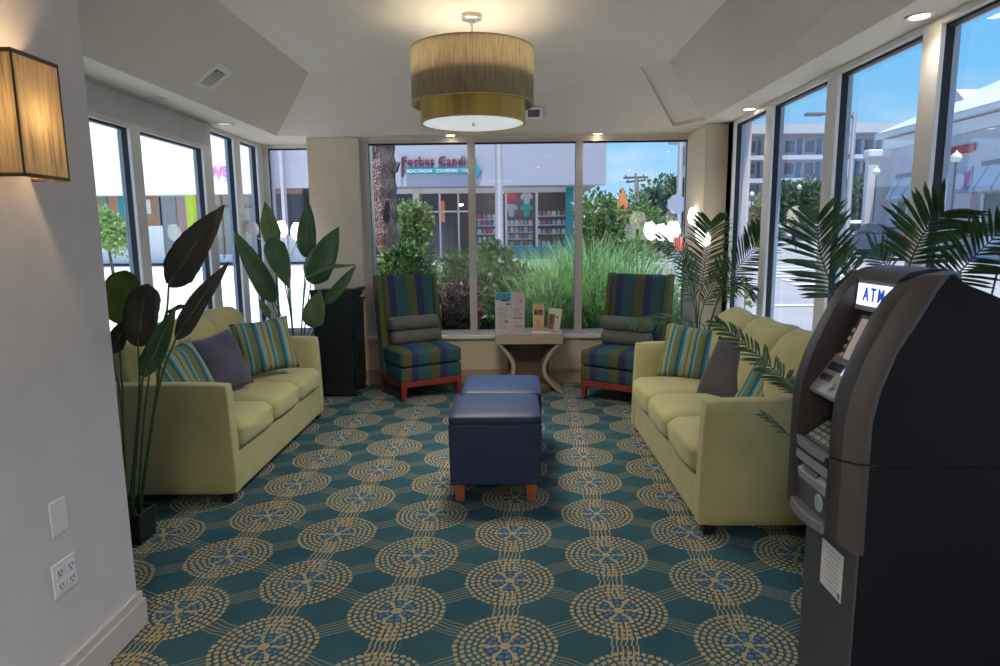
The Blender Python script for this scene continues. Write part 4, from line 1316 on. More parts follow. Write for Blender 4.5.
fl = floor_lamp('floor lamp with white tulip shades and one red, between striped chair and right column', (1.62, 6.70, 0),
    [((1.425, 6.500, 1.534), (-0.2, 0, 1), tul_m, 1.0), ((1.547, 6.600, 1.522), (-0.1, 0, 1), tul_m, 0.95), ((1.635, 6.550, 1.512), (0.05, 0, 1), tul_m, 1.15),
     ((1.882, 6.600, 1.657), (-0.2, -0.2, 1), tul_m, 1.1), ((1.892, 6.250, 1.475), (-0.55, -0.2, 1), tul_m, 1.05), ((1.713, 6.500, 1.423), (-0.35, -0.1, 1), tul_r, 0.85)], 1.4)
light('glow', 'POINT', V(1.5, 6.45, 1.75) - V(1.62, 6.70, 0), 1.2, (1, 0.86, 0.7), 0.1, fl)
fl = floor_lamp('floor lamp with white tulip shades in the corner behind the bird of paradise', (-2.3, 6.82, 0),
    [((-2.158, 6.700, 1.566), (0.1, -0.1, 1), tul_m, 1.0), ((-2.334, 6.800, 1.598), (-0.1, 0, 1), tul_m, 0.95), ((-2.615, 6.800, 1.611), (-0.4, 0, 1), mat('reflected_shade', (0.75, 0.75, 0.76), 0.35), 1.0)], 1.35)  # third shade stands in for a pale reflection in the glass

# ------------------------------------------------------------------- outdoors
def gz(y):
    return -0.10 + 0.03 * min(max(0.0, y - 7.0), 19.0)
conc_m = mat('concrete', (0.78, 0.76, 0.74), 0.9, var=0.08, vscale=1.5)
asph_m = mat('asphalt', (0.30, 0.295, 0.315), 0.9, var=0.08, vscale=0.8)
mulch_m = mat('red_mulch', (0.10, 0.045, 0.035), 0.95, var=0.6, vscale=30)
def ground(name, m, x0, x1, ys, dz=0.0):
    bm = B()
    rows = [[bm.verts.new((x, y, gz(y) + dz)) for x in (x0, x1)] for y in ys]
    for a, b in zip(rows[:-1], rows[1:]): bm.faces.new((a[0], a[1], b[1], b[0]))
    low = [[bm.verts.new((x, y, gz(y) + dz - 0.2)) for x in (x0, x1)] for y in ys]
    for (a, b), (c, d) in zip(zip(rows[:-1], rows[1:]), zip(low[:-1], low[1:])):
        bm.faces.new((a[0], b[0], d[0], c[0])); bm.faces.new((a[1], c[1], d[1], b[1]))
    bmesh.ops.recalc_face_normals(bm, faces=bm.faces[:])
    return struct(name, bm, m)
ground('ground', asph_m, -90, 160, (-30, 7.0, 26.0, 220))
ground('pavement', conc_m, -60, -2.95, (-20, 7.0, 25.2), 0.03)
ground('sidewalk', conc_m, 2.95, 4.6, (-10, 7.0, 18.0), 0.04)
ground('planting_bed', mulch_m, -2.6, 3.6, (7.2, 11.2), 0.07)
ground('kerb', conc_m, -2.7, 3.7, (11.2, 11.45), 0.12)
bm = B()
for i in range(6):
    y = 17.0 + i * 1.1
    x = 7.5 + i * 0.2
    box(bm, x, x + 3.4, y, y + 0.45, gz(y) + 0.012, gz(y) + 0.03)
for y in (13.2, 24.6):
    box(bm, 5.2, 30, y, y + 0.22, gz(y) + 0.012, gz(y) + 0.03)
struct('road_markings', bm, mat('road_paint', (0.72, 0.72, 0.74), 0.8))

# --- foliage
def leafy(name, label, cat, c, rad, n, size, m, group=None, blobs=7, seed=1, trunk=None, trunk_m=None, part='foliage'):
    rnd = random.Random(seed)
    r = thing(name, label, cat, (c[0], c[1], gz(c[1]) if c[1] > 7 else -0.1), 0, group)
    bl = []
    for i in range(blobs):
        a, b = rnd.uniform(0, 2 * PI), rnd.uniform(-0.7, 0.9)
        k = rnd.uniform(0.25, 0.62)
        bl.append((V(c) + V(rad[0] * k * math.cos(a), rad[1] * k * math.sin(a), rad[2] * b * 0.62), rnd.uniform(0.42, 0.62)))
    bl.append((V(c), 0.66))
    vs, fs = [], []
    for i in range(n):
        cc, s = bl[rnd.randrange(len(bl))]
        d = V(rnd.gauss(0, 1), rnd.gauss(0, 1), rnd.gauss(0, 1)).normalized()
        q = rnd.uniform(0.72, 1.05) if rnd.random() < 0.8 else rnd.uniform(0.2, 0.8)
        p = cc + V(d.x * rad[0] * s * q, d.y * rad[1] * s * q, d.z * rad[2] * s * q)
        if p.z < gz(p.y) + 0.02: continue
        up = (d + V(rnd.gauss(0, 0.6), rnd.gauss(0, 0.6), rnd.gauss(0, 0.6) + 0.3)).normalized()
        sd = up.cross(V(rnd.gauss(0, 1), rnd.gauss(0, 1), rnd.gauss(0, 1))).normalized()
        nn = sd.cross(up)
        z = size * rnd.uniform(0.7, 1.3)
        b = len(vs)
        vs += [p, p + up * z * 0.55 + sd * z * 0.30 + nn * z * 0.08, p + up * z, p + up * z * 0.55 - sd * z * 0.30 + nn * z * 0.08]
        fs.append((b, b + 1, b + 2, b + 3))
    mesh_obj(part, vs, fs, m, r)
    bm = B()
    base = V(c[0], c[1], gz(c[1]) - 0.03)
    tr = trunk or 0.03
    for i in range(1 if trunk else 5):
        e = bl[i % len(bl)][0]
        off = V(0, 0, 0) if trunk else V(rnd.uniform(-0.1, 0.1), rnd.uniform(-0.1, 0.1), 0)
        tube(bm, smooth_path([base + off, base.lerp(e, 0.5) + off, e], 6), [tr * (1 - 0.1 * k_) for k_ in range(7)], 7)
    obj('trunk' if trunk else 'stems', bm, trunk_m or bark_m, r, world=True, smooth=True)
    return r
bark_m = mat('bark', (0.11, 0.075, 0.055), 0.9, var=0.35, vscale=12)
bush_m = leaf_mat('bush_leaf', (0.012, 0.045, 0.012), (0.14, 0.25, 0.065), 0.4, 0.3, 3)
bushy_m = leaf_mat('yellow_bush_leaf', (0.06, 0.13, 0.03), (0.20, 0.28, 0.07), 0.5, 0.3, 2)
pale_m = leaf_mat('pale_tree_leaf', (0.26, 0.42, 0.15), (0.50, 0.62, 0.28), 0.5, 0.45, 2)
far_m = leaf_mat('far_tree_leaf', (0.05, 0.10, 0.045), (0.12, 0.18, 0.08), 0.6, 0.2, 0.6)
def ctr(p, z):
    return (p[0], p[1], z)
leafy('bush', 'dark leafy bush outside the back window, behind the chair by the column', 'bush', (-1.164, 8.350, 0.776), (0.60, 0.5, 0.70), 5000, 0.085, bush_m, seed=3, blobs=9)
leafy('bush', 'dark leafy bush outside, directly left of the window post over the side table', 'bush', (-0.702, 8.550, 0.792), (0.52, 0.5, 0.68), 4600, 0.085, bush_m, seed=4, blobs=9)
leafy('bush', 'dark leafy bush outside, behind the tall leaflets on the side table', 'bush', (-0.146, 8.500, 0.792), (0.46, 0.5, 0.68), 4400, 0.085, bush_m, seed=5, blobs=9)
maroon_l = leaf_mat('maroon_leaf', (0.030, 0.008, 0.012), (0.10, 0.025, 0.03), 0.4, 0.2, 4)
leafy('red_shrub', 'low dark red shrub outside, in front of the green bushes at the first window post', 'bush', (-0.683, 7.850, 0.761), (0.36, 0.22, 0.34), 900, 0.085, maroon_l, seed=31, blobs=6)
leafy('shrub', 'pale green shrub beside the palm trunk, in front of the shop windows', 'bush', (-1.841, 12.500, 1.610), (0.40, 0.4, 0.72), 1300, 0.10, bushy_m, seed=6)
leafy('shrub', 'yellow-green shrub behind the tall grass, under the end of the shop fascia', 'bush', (1.980, 13.000, 1.632), (0.85, 0.6, 0.75), 3400, 0.11, bushy_m, seed=7, blobs=10)
leafy('shrub', 'dusty green shrub behind the tall grass, right of the orange marker', 'bush', (3.412, 17.000, 1.634), (1.1, 0.8, 0.9), 2600, 0.13, bushy_m, seed=17, blobs=9)
leafy('shrub', 'small shrub outside the corner of the street window, behind the palm', 'bush', (2.596, 7.900, 0.839), (0.36, 0.45, 0.36), 1500, 0.06, bushy_m, seed=8)
leafy('shrub', 'light green bush outside the side windows, close by the foreground wall', 'bush', (-8.476, 14.000, 1.757), (0.52, 0.5, 0.56), 2200, 0.11, pale_m, seed=9, trunk=0.05)
leafy('tree', 'round tree far beyond the octagonal sign back', 'tree', (12.191, 48.000, 3.460), (2.9, 2.0, 2.2), 2600, 0.42, far_m, seed=10, trunk=0.2, blobs=9)
leafy('tree', 'low far tree between the two utility poles and the round tree', 'tree', (11.684, 55.000, 2.527), (3.4, 2.0, 1.6), 1800, 0.42, far_m, seed=12, trunk=0.2, blobs=9)
leafy('tree', 'tree in front of the hotel, behind the second street window', 'tree', (25.248, 58.000, 3.828), (2.6, 2.4, 2.4), 2600, 0.45, far_m, seed=13, trunk=0.2, blobs=9)
leafy('tree', 'tree in front of the hotel beside the tall street light', 'tree', (27.525, 52.000, 3.625), (1.5, 2.0, 2.4), 2000, 0.42, far_m, seed=14, trunk=0.2, blobs=9)
leafy('tree', 'thin pale tree low in front of the hotel, in the first street window', 'tree', (18.830, 50.000, 2.363), (1.0, 1.4, 1.9), 1500, 0.38, leaf_mat('dry_tree_leaf', (0.20, 0.21, 0.10), (0.32, 0.31, 0.17), 0.6, 0.2, 0.6), seed=15, trunk=0.15, blobs=7)

grass_m = leaf_mat('grass_blade', (0.06, 0.20, 0.06), (0.40, 0.58, 0.24), 0.5, 0.45, 9)
def grass_clump(label, c, hgt, spread, n, seed):
    rnd = random.Random(seed)
    c = V(c[0], c[1], gz(c[1]) + 0.07)
    vs, fs = [], []
    for i in range(n):
        a = rnd.uniform(0, 2 * PI)
        q = rnd.uniform(0, 1) ** 0.6
        p = c + V(math.cos(a), math.sin(a), 0) * spread * 0.45 * q
        out = V(math.cos(a + rnd.uniform(-0.6, 0.6)), math.sin(a + rnd.uniform(-0.6, 0.6)), 0)
        h = hgt * rnd.uniform(0.6, 1.08)
        ln = rnd.uniform(0.12, 0.55) * hgt
        dr = rnd.uniform(0.05, 0.35) * hgt
        sd = out.cross(V(0, 0, 1)).normalized()
        wd = rnd.uniform(0.006, 0.012)
        b = len(vs)
        for k_ in range(7):
            t = k_ / 6
            pp_ = p + out * ln * t ** 2.0 + V(0, 0, h * t - dr * t ** 4)
            ww = wd * (1 - t) ** 0.6
            vs += [pp_ - sd * ww, pp_ + sd * ww]
        for k_ in range(6):
            o_ = b + k_ * 2
            fs.append((o_, o_ + 1, o_ + 3, o_ + 2))
    o = mesh_obj('ornamental_grass', vs, fs, grass_m, None, True)
    tag(o, label, 'grass', 'clumps of ornamental grass outside the back window', 'thing')
    return o
for k_, (px, t, h_, s_) in enumerate((((0.184, 8.600, 0.740), 'tall grass clump outside, behind the gold leaflet', 1.42, 0.62), ((0.510, 8.300, 0.767), 'tall grass clump outside, behind the tilted cream leaflet', 1.5, 0.6),
        ((0.897, 8.700, 0.724), 'tall grass clump outside, directly behind the right-hand window post', 1.62, 0.66), ((1.215, 8.400, 0.751), 'tall grass clump outside, touching the table side of the chair by the palms', 1.55, 0.65),
        ((1.652, 8.800, 0.708), 'tall grass clump outside, above the middle of the chair by the palms', 1.6, 0.68), ((1.922, 8.500, 0.736), 'tall grass clump outside, below the white tulip lamps', 1.35, 0.6), ((1.211, 9.600, 0.632), 'tall grass clump at the back of the bed, under the yellow-green shrub', 1.75, 0.7), ((0.477, 9.700, 0.628), 'tall grass clump at the back of the bed, in front of the teal shop plinth', 1.45, 0.7))):
    grass_clump(t, px, h_, s_, 950, 40 + k_)

# palm trunk
r = thing('palm_tree', 'rough palm tree trunk outside the back window, beside the beige column', 'palm tree', ((-1.739, 9.200, 0.696)[0], 9.2, gz(9.2)))
m = bpy.data.materials.new('palm_bark')
t = NT(m)
vec, x, y, z = t.obj_xyz()
mp_ = t.new('ShaderNodeMapping')
t.link(vec, mp_.inputs[0])
mp_.inputs['Scale'].default_value = (1.0, 1.0, 0.35)
n_ = t.noise(mp_.outputs[0], 26.0, 4.0, 0.65)
w_ = t.noise(vec, 55.0, 2.0)
rough_side = t.m('LESS_THAN', t.m('ADD', x, t.m('MULTIPLY', t.noise(vec, 9.0, 2.0), 0.12)), 0.085)
smooth_c = t.ramp(n_, [(0.35, (0.075, 0.055, 0.055)), (0.65, (0.19, 0.145, 0.14))])
rough_c = t.ramp(w_, [(0.40, (0.14, 0.045, 0.035)), (0.52, (0.26, 0.12, 0.095)), (0.60, (0.55, 0.46, 0.44))])
t.link(t.mix(rough_side, smooth_c, rough_c), t.b.inputs['Base Color'])
h_ = t.m('ADD', n_, t.m('MULTIPLY', t.m('MULTIPLY', w_, rough_side), 0.8))
t.b.inputs['Roughness'].default_value = 0.95
t.bump(h_, 0.8, 0.04)
pr = []
for i in range(60):
    z_ = i * 0.085
    pr.append((0.195 + 0.008 * (i % 2) + 0.01 * math.sin(i * 1.7), z_))
obj('trunk', lathe(B(), pr, seg=26), m, r, smooth=True)
for i in range(26):
    a, z_ = i * 2.4, 0.3 + i * 0.17
    M = Matrix.Rotation(a, 4, 'Z') @ Matrix.Translation((0.19, 0, z_)) @ Matrix.Rotation(math.radians(24), 4, 'Y')
    bm = box(B(), 0, 0.035, -0.045, 0.045, 0, 0.14)
    for v in bm.verts:
        if v.co.z > 0.1: v.co.y *= 0.4
        v.co = M @ v.co
    obj('frond_stub', bm, m, r)

# --- the candy shop across the street
FY = 26.0
shop = thing('shop_building', 'long low white shop building across the street with a maroon sign and teal trim', 'building', (-3.0, 28.0, gz(26)))
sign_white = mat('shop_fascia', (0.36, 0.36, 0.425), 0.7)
pure_white = mat('white_paint_and_glare', (0.86, 0.86, 0.86), 0.7)  # plain white paint; on the high parapet it stands in for glare
teal_m = mat('teal_paint', (0.02, 0.25, 0.29), 0.6)
shopin_m = mat('shop_interior', (0.10, 0.09, 0.11), 0.8)
frame_s = mat('shop_frame', (0.62, 0.60, 0.62), 0.5)
maroon_m = mat('maroon_letters', (0.16, 0.015, 0.05), 0.5)
def sobj(name, bm, m, par=None, **k):
    return obj(name, bm, m, par or shop, world=True, **k)
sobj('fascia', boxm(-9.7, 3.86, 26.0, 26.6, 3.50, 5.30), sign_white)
sobj('parapet_cap', boxm(-9.7, 3.90, 25.95, 26.65, 5.30, 5.38), pure_white)
sobj('roof', boxm(-34, 3.7, 26.55, 36.0, 3.56, 3.66), mat('soffit_brown', (0.30, 0.24, 0.22), 0.8))
sobj('glare_parapet', boxm(-34, -9.7, 25.9, 26.6, 3.30, 7.6), pure_white)  # glare put into the height and white colour of this parapet
sobj('back_wall', boxm(-11.2, 2.9, 30.6, 30.8, 0.3, 3.56), shopin_m)
sobj('end_wall', boxm(2.72, 2.95, 28.0, 31.0, 0.3, 3.56), pure_white)
def spx(x):   # picture of the shopfront plane at y = 28
    return x
def sbox(name, p0, p1, y0, y1, m, par=None, **k):
    (x0, _, z1), (x1, _, z0) = p0, p1
    return sobj(name, boxm(x0, x1, y0, y1, z0, z1), m, par, **k)
sbox('teal_post', (2.471, 28.000, 3.517), (2.787, 28.000, 0.500), 27.9, 28.15, teal_m)
sbox('teal_plinth', (-0.331, 28.000, 1.080), (2.573, 28.000, 0.502), 27.95, 28.2, teal_m)
sbox('white_plinth', (-0.422, 28.000, 0.550), (2.834, 28.000, -0.013), 27.7, 28.2, pure_white)
sbox('pilaster', (-3.980, 28.000, 3.584), (-3.719, 28.000, 0.045), 27.9, 28.2, mat('shop_pilaster', (0.60, 0.56, 0.55), 0.7))
sbox('pilaster', (-4.784, 28.000, 3.592), (-4.775, 28.000, 0.054), 27.9, 28.2, mat('shop_pilaster', (0.60, 0.56, 0.55), 0.7))
sbox('header', (-4.698, 28.000, 3.632), (2.808, 28.000, 3.349), 27.95, 28.15, frame_s)
for a, b in ((438, 439.6), (456.3, 457.8), (468, 470), (533, 535.2), (503, 505)):
    p, q = (-4.533, 28.000, 3.507), (-4.642, 28.000, 0.139)
    x0 = p[0] + (a - 400) * 28 / 650
    sobj('window_frame', boxm(x0, x0 + (b - a) * 28 / 650, 27.98, 28.1, gz(26), 3.5), frame_s)
x0, x1 = (-3.626, 28.000, 2.625), (-1.590, 28.000, 2.522)
sobj('transom', boxm(x0[0], x1[0], 27.98, 28.08, x1[2] + 0.04, x0[2]), frame_s)
dg = mat('dark_shop_glass', (0.035, 0.033, 0.045), 0.15)
sbox('door', (-2.864, 28.000, 2.534), (-2.231, 28.000, 0.118), 28.03, 28.08, dg)
sbox('dark_window', (-3.606, 28.000, 3.373), (-2.947, 28.000, 2.618), 28.03, 28.06, dg)
sbox('dark_window', (-3.630, 28.000, 2.500), (-2.998, 28.000, 0.467), 28.03, 28.06, dg)
sbox('dark_window', (-4.664, 28.000, 3.384), (-4.072, 28.000, 0.476), 28.03, 28.06, dg)
sbox('orange_poster', (-2.852, 28.000, 3.034), (-2.660, 28.000, 2.156), 27.99, 28.02, mat('shop_orange', (0.75, 0.22, 0.06), 0.6))
lamp_s = sobj('shop_lamp', lathe(B(), [(0, -0.1), (0.1, -0.06), (0.12, 0), (0, 0.02)], c=((-2.035, 29.000, 2.947)), seg=14), mat('shop_bulb', (1, 0.95, 0.85), 0.5, emit=(1.0, 0.92, 0.8), estr=4), smooth=True)
light('shop_fill', 'POINT', V(0.0, 28.9, 3.2) - V(shop.location), 55, (1.0, 0.95, 0.9), 0.3, shop)  # point lights added to brighten the shop interior
light('shop_fill', 'POINT', V(-5.0, 28.9, 3.2) - V(shop.location), 40, (1.0, 0.95, 0.9), 0.3, shop)
shelf_m = mat('shop_shelf', (0.62, 0.60, 0.62), 0.6)
shelves = []
for (xa, xb, ys) in ((477, 497, (219, 225.2, 233.5, 241.5)), (505, 532, (225, 232, 238.8, 246)), (536, 565, (216, 225, 233.8, 246))):
    for yy in ys:
        p, q = (-0.319, 28.600, 3.081), (-0.336, 28.600, 1.371)
        x0 = p[0] + (xa - 500) * 28.6 / 650
        x1 = p[0] + (xb - 500) * 28.6 / 650
        z_ = p[2] + (q[2] - p[2]) * (yy - 200) / 40
        sobj('shelf', boxm(x0, x1, 28.45, 28.95, z_ - 0.035, z_), shelf_m)
        shelves.append((x0, x1, z_))
# sign
sg = sobj('sign_board', boxm(*[(-3.892, 25.900, 4.236)[0], (-1.327, 25.900, 4.095)[0]], 25.86, 26.0, (-2.614, 25.900, 3.976)[2], (-2.609, 25.900, 4.184)[2]), teal_m)
x_, _, zt = (-1.326, 25.900, 4.170)
_, _, zb = (-1.329, 25.900, 3.962)
xe = (-0.978, 25.900, 4.064)[0]
prism_b = prism(B(), [(x_ - 0.02, zb - 0.16), (x_ + 0.14, zb - 0.16), (xe, (zt + zb) / 2), (x_ + 0.14, zt + 0.16), (x_ - 0.02, zt + 0.16)], 'y', 25.86, 26.0)
sobj('sign_arrow', prism_b, teal_m, sg)
c_ = (-2.642, 25.900, 4.430)
tx = text_obj('sign_letters', 'Forbes Candies', 0.50, maroon_m, shop, V(c_[0], 25.93, c_[2]) - V(shop.location), (PI / 2, 0, 0), 0.05, sx=0.93, bold=0.006)
tx2 = text_obj('sign_letters', 'BEACHWEAR \u00b7 SOUVENIRS \u00b7 TAFFY', 0.18, mat('pale_letters', (0.75, 0.85, 0.85), 0.5), shop, V((-2.592, 25.900, 4.082)[0], 25.85, (zt + zb) / 2) - V(shop.location), (PI / 2, 0, 0), 0.01, sx=0.92)
# candy-stick tail of the sign's first letter
xs = (-4.073, 25.900, 4.048)
sobj('sign_tail', boxm(xs[0] - 0.035, xs[0] + 0.035, 25.88, 25.98, xs[2] - 0.18, xs[2] + 0.5), maroon_m)
# lower shopfront farther along, seen through the side windows
def lbox(name, x0, y0, x1, y1, m, d0=0.0, d1=0.3):
    ax, bx_ = LX(x0), LX(x1)
    return sobj(name, boxm(ax, bx_, 26.9 + d0, 26.9 + d1, LZ(y1), LZ(y0)), m)
PA, PB_ = (-14.599, 26.900, 3.137), (-10.659, 26.900, 0.664)
LX = lambda px: PA[0] + (px - 150) * (PB_[0] - PA[0]) / 100.0
LZ = lambda py: PA[2] + (py - 200) * (PB_[2] - PA[2]) / 60.0
brown_w = mat('brown_shop_wall', (0.36, 0.20, 0.13), 0.8)
lbox('side_wall', 60, 192, 160, 232, brown_w, 0.1)
lbox('teal_panel', 116, 195, 124, 222, teal_m, 0.04, 0.12)
lbox('teal_panel', 98, 196, 104, 216, mat('green_panel', (0.10, 0.25, 0.20), 0.7), 0.04, 0.12)
lbox('white_base', 60, 225, 160, 262, pure_white, 0.05)
lbox('notice_box', 143, 199, 150, 213, frame_s, 0.0, 0.1)
lbox('door_glass', 158, 197, 175, 258, mat('pale_door_glass', (0.22, 0.25, 0.27), 0.2), 0.1, 0.2)
lbox('door_frame', 157, 193, 188, 197, mat('teal_header', (0.16, 0.42, 0.40), 0.7), 0.05)
for a in (157, 174.5, 186):
    lbox('door_frame', a, 195, a + 1.4, 260, mat('door_frame_grey', (0.18, 0.18, 0.19), 0.6), 0.06, 0.2)
lbox('side_light', 176, 197, 187, 258, mat('pink_window', (0.34, 0.22, 0.24), 0.3), 0.1, 0.2)
lbox('lime_pillar', 188, 190, 199, 262, mat('lime_paint', (0.50, 0.62, 0.04), 0.7), -0.1, 0.3)
lbox('side_wall', 199, 190, 258, 196, brown_w, 0.1)
for a in (204, 222, 240, 256):
    lbox('window_frame', a, 195, a + 1.3, 258, brown_w, 0.05, 0.2)
lbox('window_frame', 204, 207, 257, 208.2, brown_w, 0.05, 0.2)
lbox('pale_window', 200, 196, 262, 256, mat('pale_window', (0.34, 0.36, 0.33), 0.2), 0.15, 0.2)
lbox('white_base', 199, 254, 290, 262, pure_white, 0.05)
lbox('dark_front', 262, 192, 308, 236, mat('dark_front', (0.05, 0.05, 0.075), 0.3), 0.3, 0.5)
lbox('brown_header', 262, 187, 308, 195, brown_w, 0.1)
lbox('white_base', 262, 236, 310, 262, pure_white, 0.05)
for a in (279, 287, 298):
    lbox('reflection_bar', a, 151, a + 3.0, 262, mat('reflection_pale', (0.42, 0.42, 0.48), 0.7), -1.3, -1.0)  # solid bars standing in for reflections of the window frames
pk = (-11.249, 25.900, 4.124)
tx = text_obj('pink_letters', 'WS', 0.55, mat('pink_letters', (0.80, 0.25, 0.62), 0.6), shop, V(pk[0], 25.88, pk[2]) - V(shop.location), (PI / 2, 0, 0), 0.03, bold=0.02)

# goods in the shop window
gcol = [(0.55, 0.10, 0.12), (0.10, 0.35, 0.42), (0.60, 0.58, 0.60), (0.15, 0.25, 0.45), (0.60, 0.45, 0.50), (0.25, 0.45, 0.40), (0.55, 0.35, 0.20), (0.40, 0.50, 0.60)]
gm = [mat('goods_%d' % i, c, 0.6) for i, c in enumerate(gcol)]
protos = []
for i in range(8):
    bm = B()
    if i % 2: lathe(bm, [(0, 0), (0.075, 0), (0.078, 0.13), (0.04, 0.17), (0.035, 0.21), (0, 0.215)], seg=10)
    else:
        box(bm, -0.085, 0.085, -0.06, 0.06, 0, 0.17)
        box(bm, -0.06, 0.06, -0.065, 0.065, 0.16, 0.2)
    protos.append((bm, gm[i]))
pm = []
for i, (bm, m_) in enumerate(protos):
    me = bpy.data.meshes.new('packet')
    bm.to_mesh(me); bm.free()
    me.materials.append(m_)
    pm.append(me)
k_ = 0
for si, (x0, x1, z_) in enumerate(shelves):
    nn = max(4, int((x1 - x0) / 0.19))
    for i in range(nn):
        o = bpy.data.objects.new('packet', pm[(i * 3 + si * 5 + (i // 3)) % 8])
        COL.objects.link(o)
        o.location = (x0 + (i + 0.5) * (x1 - x0) / nn, 28.6, z_)
        tag(o, 'small coloured packet or jar on the white shelves in the shop window', 'packet', 'goods on the shop window shelves')
def tee(label, pc, m_, s=1.0):
    bm = B()
    pts = [(-0.13, -0.40), (0.13, -0.40), (0.20, 0.05), (0.30, -0.02), (0.38, 0.13), (0.22, 0.34), (0.08, 0.36), (0, 0.30), (-0.08, 0.36), (-0.22, 0.34), (-0.38, 0.13), (-0.30, -0.02), (-0.20, 0.05)]
    prism(bm, [(x * s * 0.72, z * s * 0.72) for x, z in pts], 'y', -0.03, 0.03)
    o = obj('t_shirt', bm, m_, bevel=0.012)
    o.location = pc
    tag(o, label, 'shirt', 'shirts hung in the shop window')
    return o
tee('red shirt hung at the top of the shop window', (0.155, 28.500, 3.113), gm[0])
tee('white shirt hung beside the red one in the shop window', (0.843, 28.500, 3.106), mat('shirt_white', (0.5, 0.55, 0.58), 0.8))
tee('pale grey shirt hung below the red one in the shop window', (0.173, 28.400, 2.644), mat('shirt_grey', (0.45, 0.5, 0.54), 0.8))
tee('teal shirt hung below the white one in the shop window', (0.817, 28.400, 2.638), mat('shirt_teal', (0.05, 0.38, 0.36), 0.8))

# --- poles, signs, lamps
pole_m = mat('galvanised_pole', (0.16, 0.17, 0.21), 0.6)
wood_p = mat('pole_wood', (0.12, 0.10, 0.10), 0.9)
def pole(name, label, cat, foot, h, r0, m_, extras=()):
    r = thing(name, label, cat, foot)
    obj('pole', lathe(B(), [(0, 0), (r0, 0), (r0 * 0.8, h), (0, h)], seg=14), m_, r, smooth=True)
    for nm, bm, mm in extras: obj(nm, bm, mm, r)
    return r
p = (-0.250, 20.000, 1.440)
pole('street_pole', 'thick grey pole in front of the shop, beside the hanging shirts', 'pole', (p[0], 20, gz(20)), 5.6, 0.13, pole_m)
p = (7.756, 30.000, 1.284)
pole('light_pole', 'tall grey pole behind the octagonal sign', 'pole', (p[0], 30, gz(30)), 6.9, 0.14, pole_m,
     [('box', boxm(0.1, 0.22, -0.12, 0.12, 4.1, 4.9), pole_m)])
p = (5.602, 22.000, 2.534)
octo = lathe(B(), [(0, -0.012), (0.33, -0.012), (0.33, 0.012), (0, 0.012)], seg=8, c=(0, -0.06, p[2] - gz(22)), M=Matrix.Rotation(PI / 2, 4, 'X') @ Matrix.Rotation(PI / 8, 4, 'Z'))
pole('stop_sign', 'grey back of an octagonal road sign below the clouds', 'sign', (p[0], 22, gz(22)), p[2] - gz(22) + 0.35, 0.035, pole_m, [('sign_plate', octo, mat('sign_back', (0.36, 0.38, 0.47), 0.5))])
for px, tilt, t_ in (((635.5, 178), 0.02, 'wooden utility pole with a wide crossarm, farther from the round tree'), ((642, 178), 0.16, 'leaning wooden utility pole with a short crossarm, nearer the round tree')):
    p = {635.5: (11.53, 60, 6.52), 642: (12.11, 60, 6.52)}[px[0]]
    yy_ = 60.0 if tilt < 0.1 else 63.5
    r = pole('utility_pole', t_, 'pole', (p[0] + tilt * 5.5, yy_, gz(60)), p[2] - gz(60) + 0.4, 0.14, wood_p,
         [('crossarm', boxm(-1.1, 1.1 if tilt < 0.1 else 0.8, -0.08, 0.08, p[2] - gz(60) - 0.05, p[2] - gz(60) + 0.12), wood_p)] +
         [('insulator', lathe(B(), [(0, 0), (0.07, 0), (0.05, 0.2), (0, 0.22)], c=(xx, 0, p[2] - gz(60) + 0.1), seg=8), wood_p) for xx in (-0.9, 0.0, 0.7)])
    r.rotation_euler = (0, -tilt * 0.6, 0)
p = (2.591, 15.000, 2.238)
r = thing('orange_marker', 'orange marker post standing in the yellow-green shrub', 'marker', (p[0], 15.0, gz(15)))
obj('post', lathe(B(), [(0, 0), (0.03, 0), (0.03, p[2] - gz(15) - 0.3), (0, p[2] - gz(15) - 0.3)], seg=8), wood_p, r)
obj('flag', prism(B(), [(-0.10, -0.32), (0.10, -0.32), (0.13, 0.0), (0.05, 0.25), (0.02, 0.36), (-0.05, 0.2), (-0.12, 0.02)], 'y', -0.03, 0.03), mat('marker_orange', (0.75, 0.22, 0.05), 0.6), r, bevel=0.01).location = (0, -0.02, p[2] - gz(15))

globe_m = mat('lamp_globe', (0.80, 0.78, 0.70), 0.4)
def globe_lamp(label, foot_px, top, Y, gr):
    p = top
    g0 = gz(Y)
    r = thing('street_lamp', label, 'street lamp', (p[0], Y, g0), 0, 'globe street lamps')
    h = p[2] - g0
    obj('post', lathe(B(), [(0, 0), (gr * 0.55, 0), (gr * 0.5, 0.3), (gr * 0.25, 0.4), (gr * 0.2, h - gr), (gr * 0.45, h - gr * 0.9), (0, h - gr * 0.8)], seg=12), pole_m, r, smooth=True)
    obj('globe', lathe(B(), [(0, -gr)] + [(gr * math.sin(a * PI / 10), -gr * math.cos(a * PI / 10)) for a in range(1, 10)] + [(gr * 0.25, gr * 1.05), (gr * 0.1, gr * 1.4), (0, gr * 1.45)], c=(0, 0, h), seg=16), globe_m, r, smooth=True)
globe_lamp('big globe street lamp before the white store, in the window right of the thick mullion', 0, (11.332, 17.000, 3.403), 17, 0.125)
globe_lamp('globe street lamp by the corner of the white store', 0, (16.509, 30.000, 4.189), 30, 0.16)
globe_lamp('globe street lamp before the tree, in the second street window', 0, (18.372, 42.000, 4.355), 42, 0.14)
globe_lamp('globe street lamp seen in the narrow street window by the column', 0, (15.419, 42.000, 3.954), 42, 0.14)
p = (19.465, 38.000, 8.192)
q = (17.081, 38.000, 8.112)
r = thing('street_light', 'tall street light with a long arm over the road, above the hotel roof', 'street light', (p[0], 38, gz(38)))
h_ = p[2] - gz(38)
obj('pole', lathe(B(), [(0, 0), (0.17, 0), (0.11, h_), (0, h_)], seg=14), pole_m, r, smooth=True)
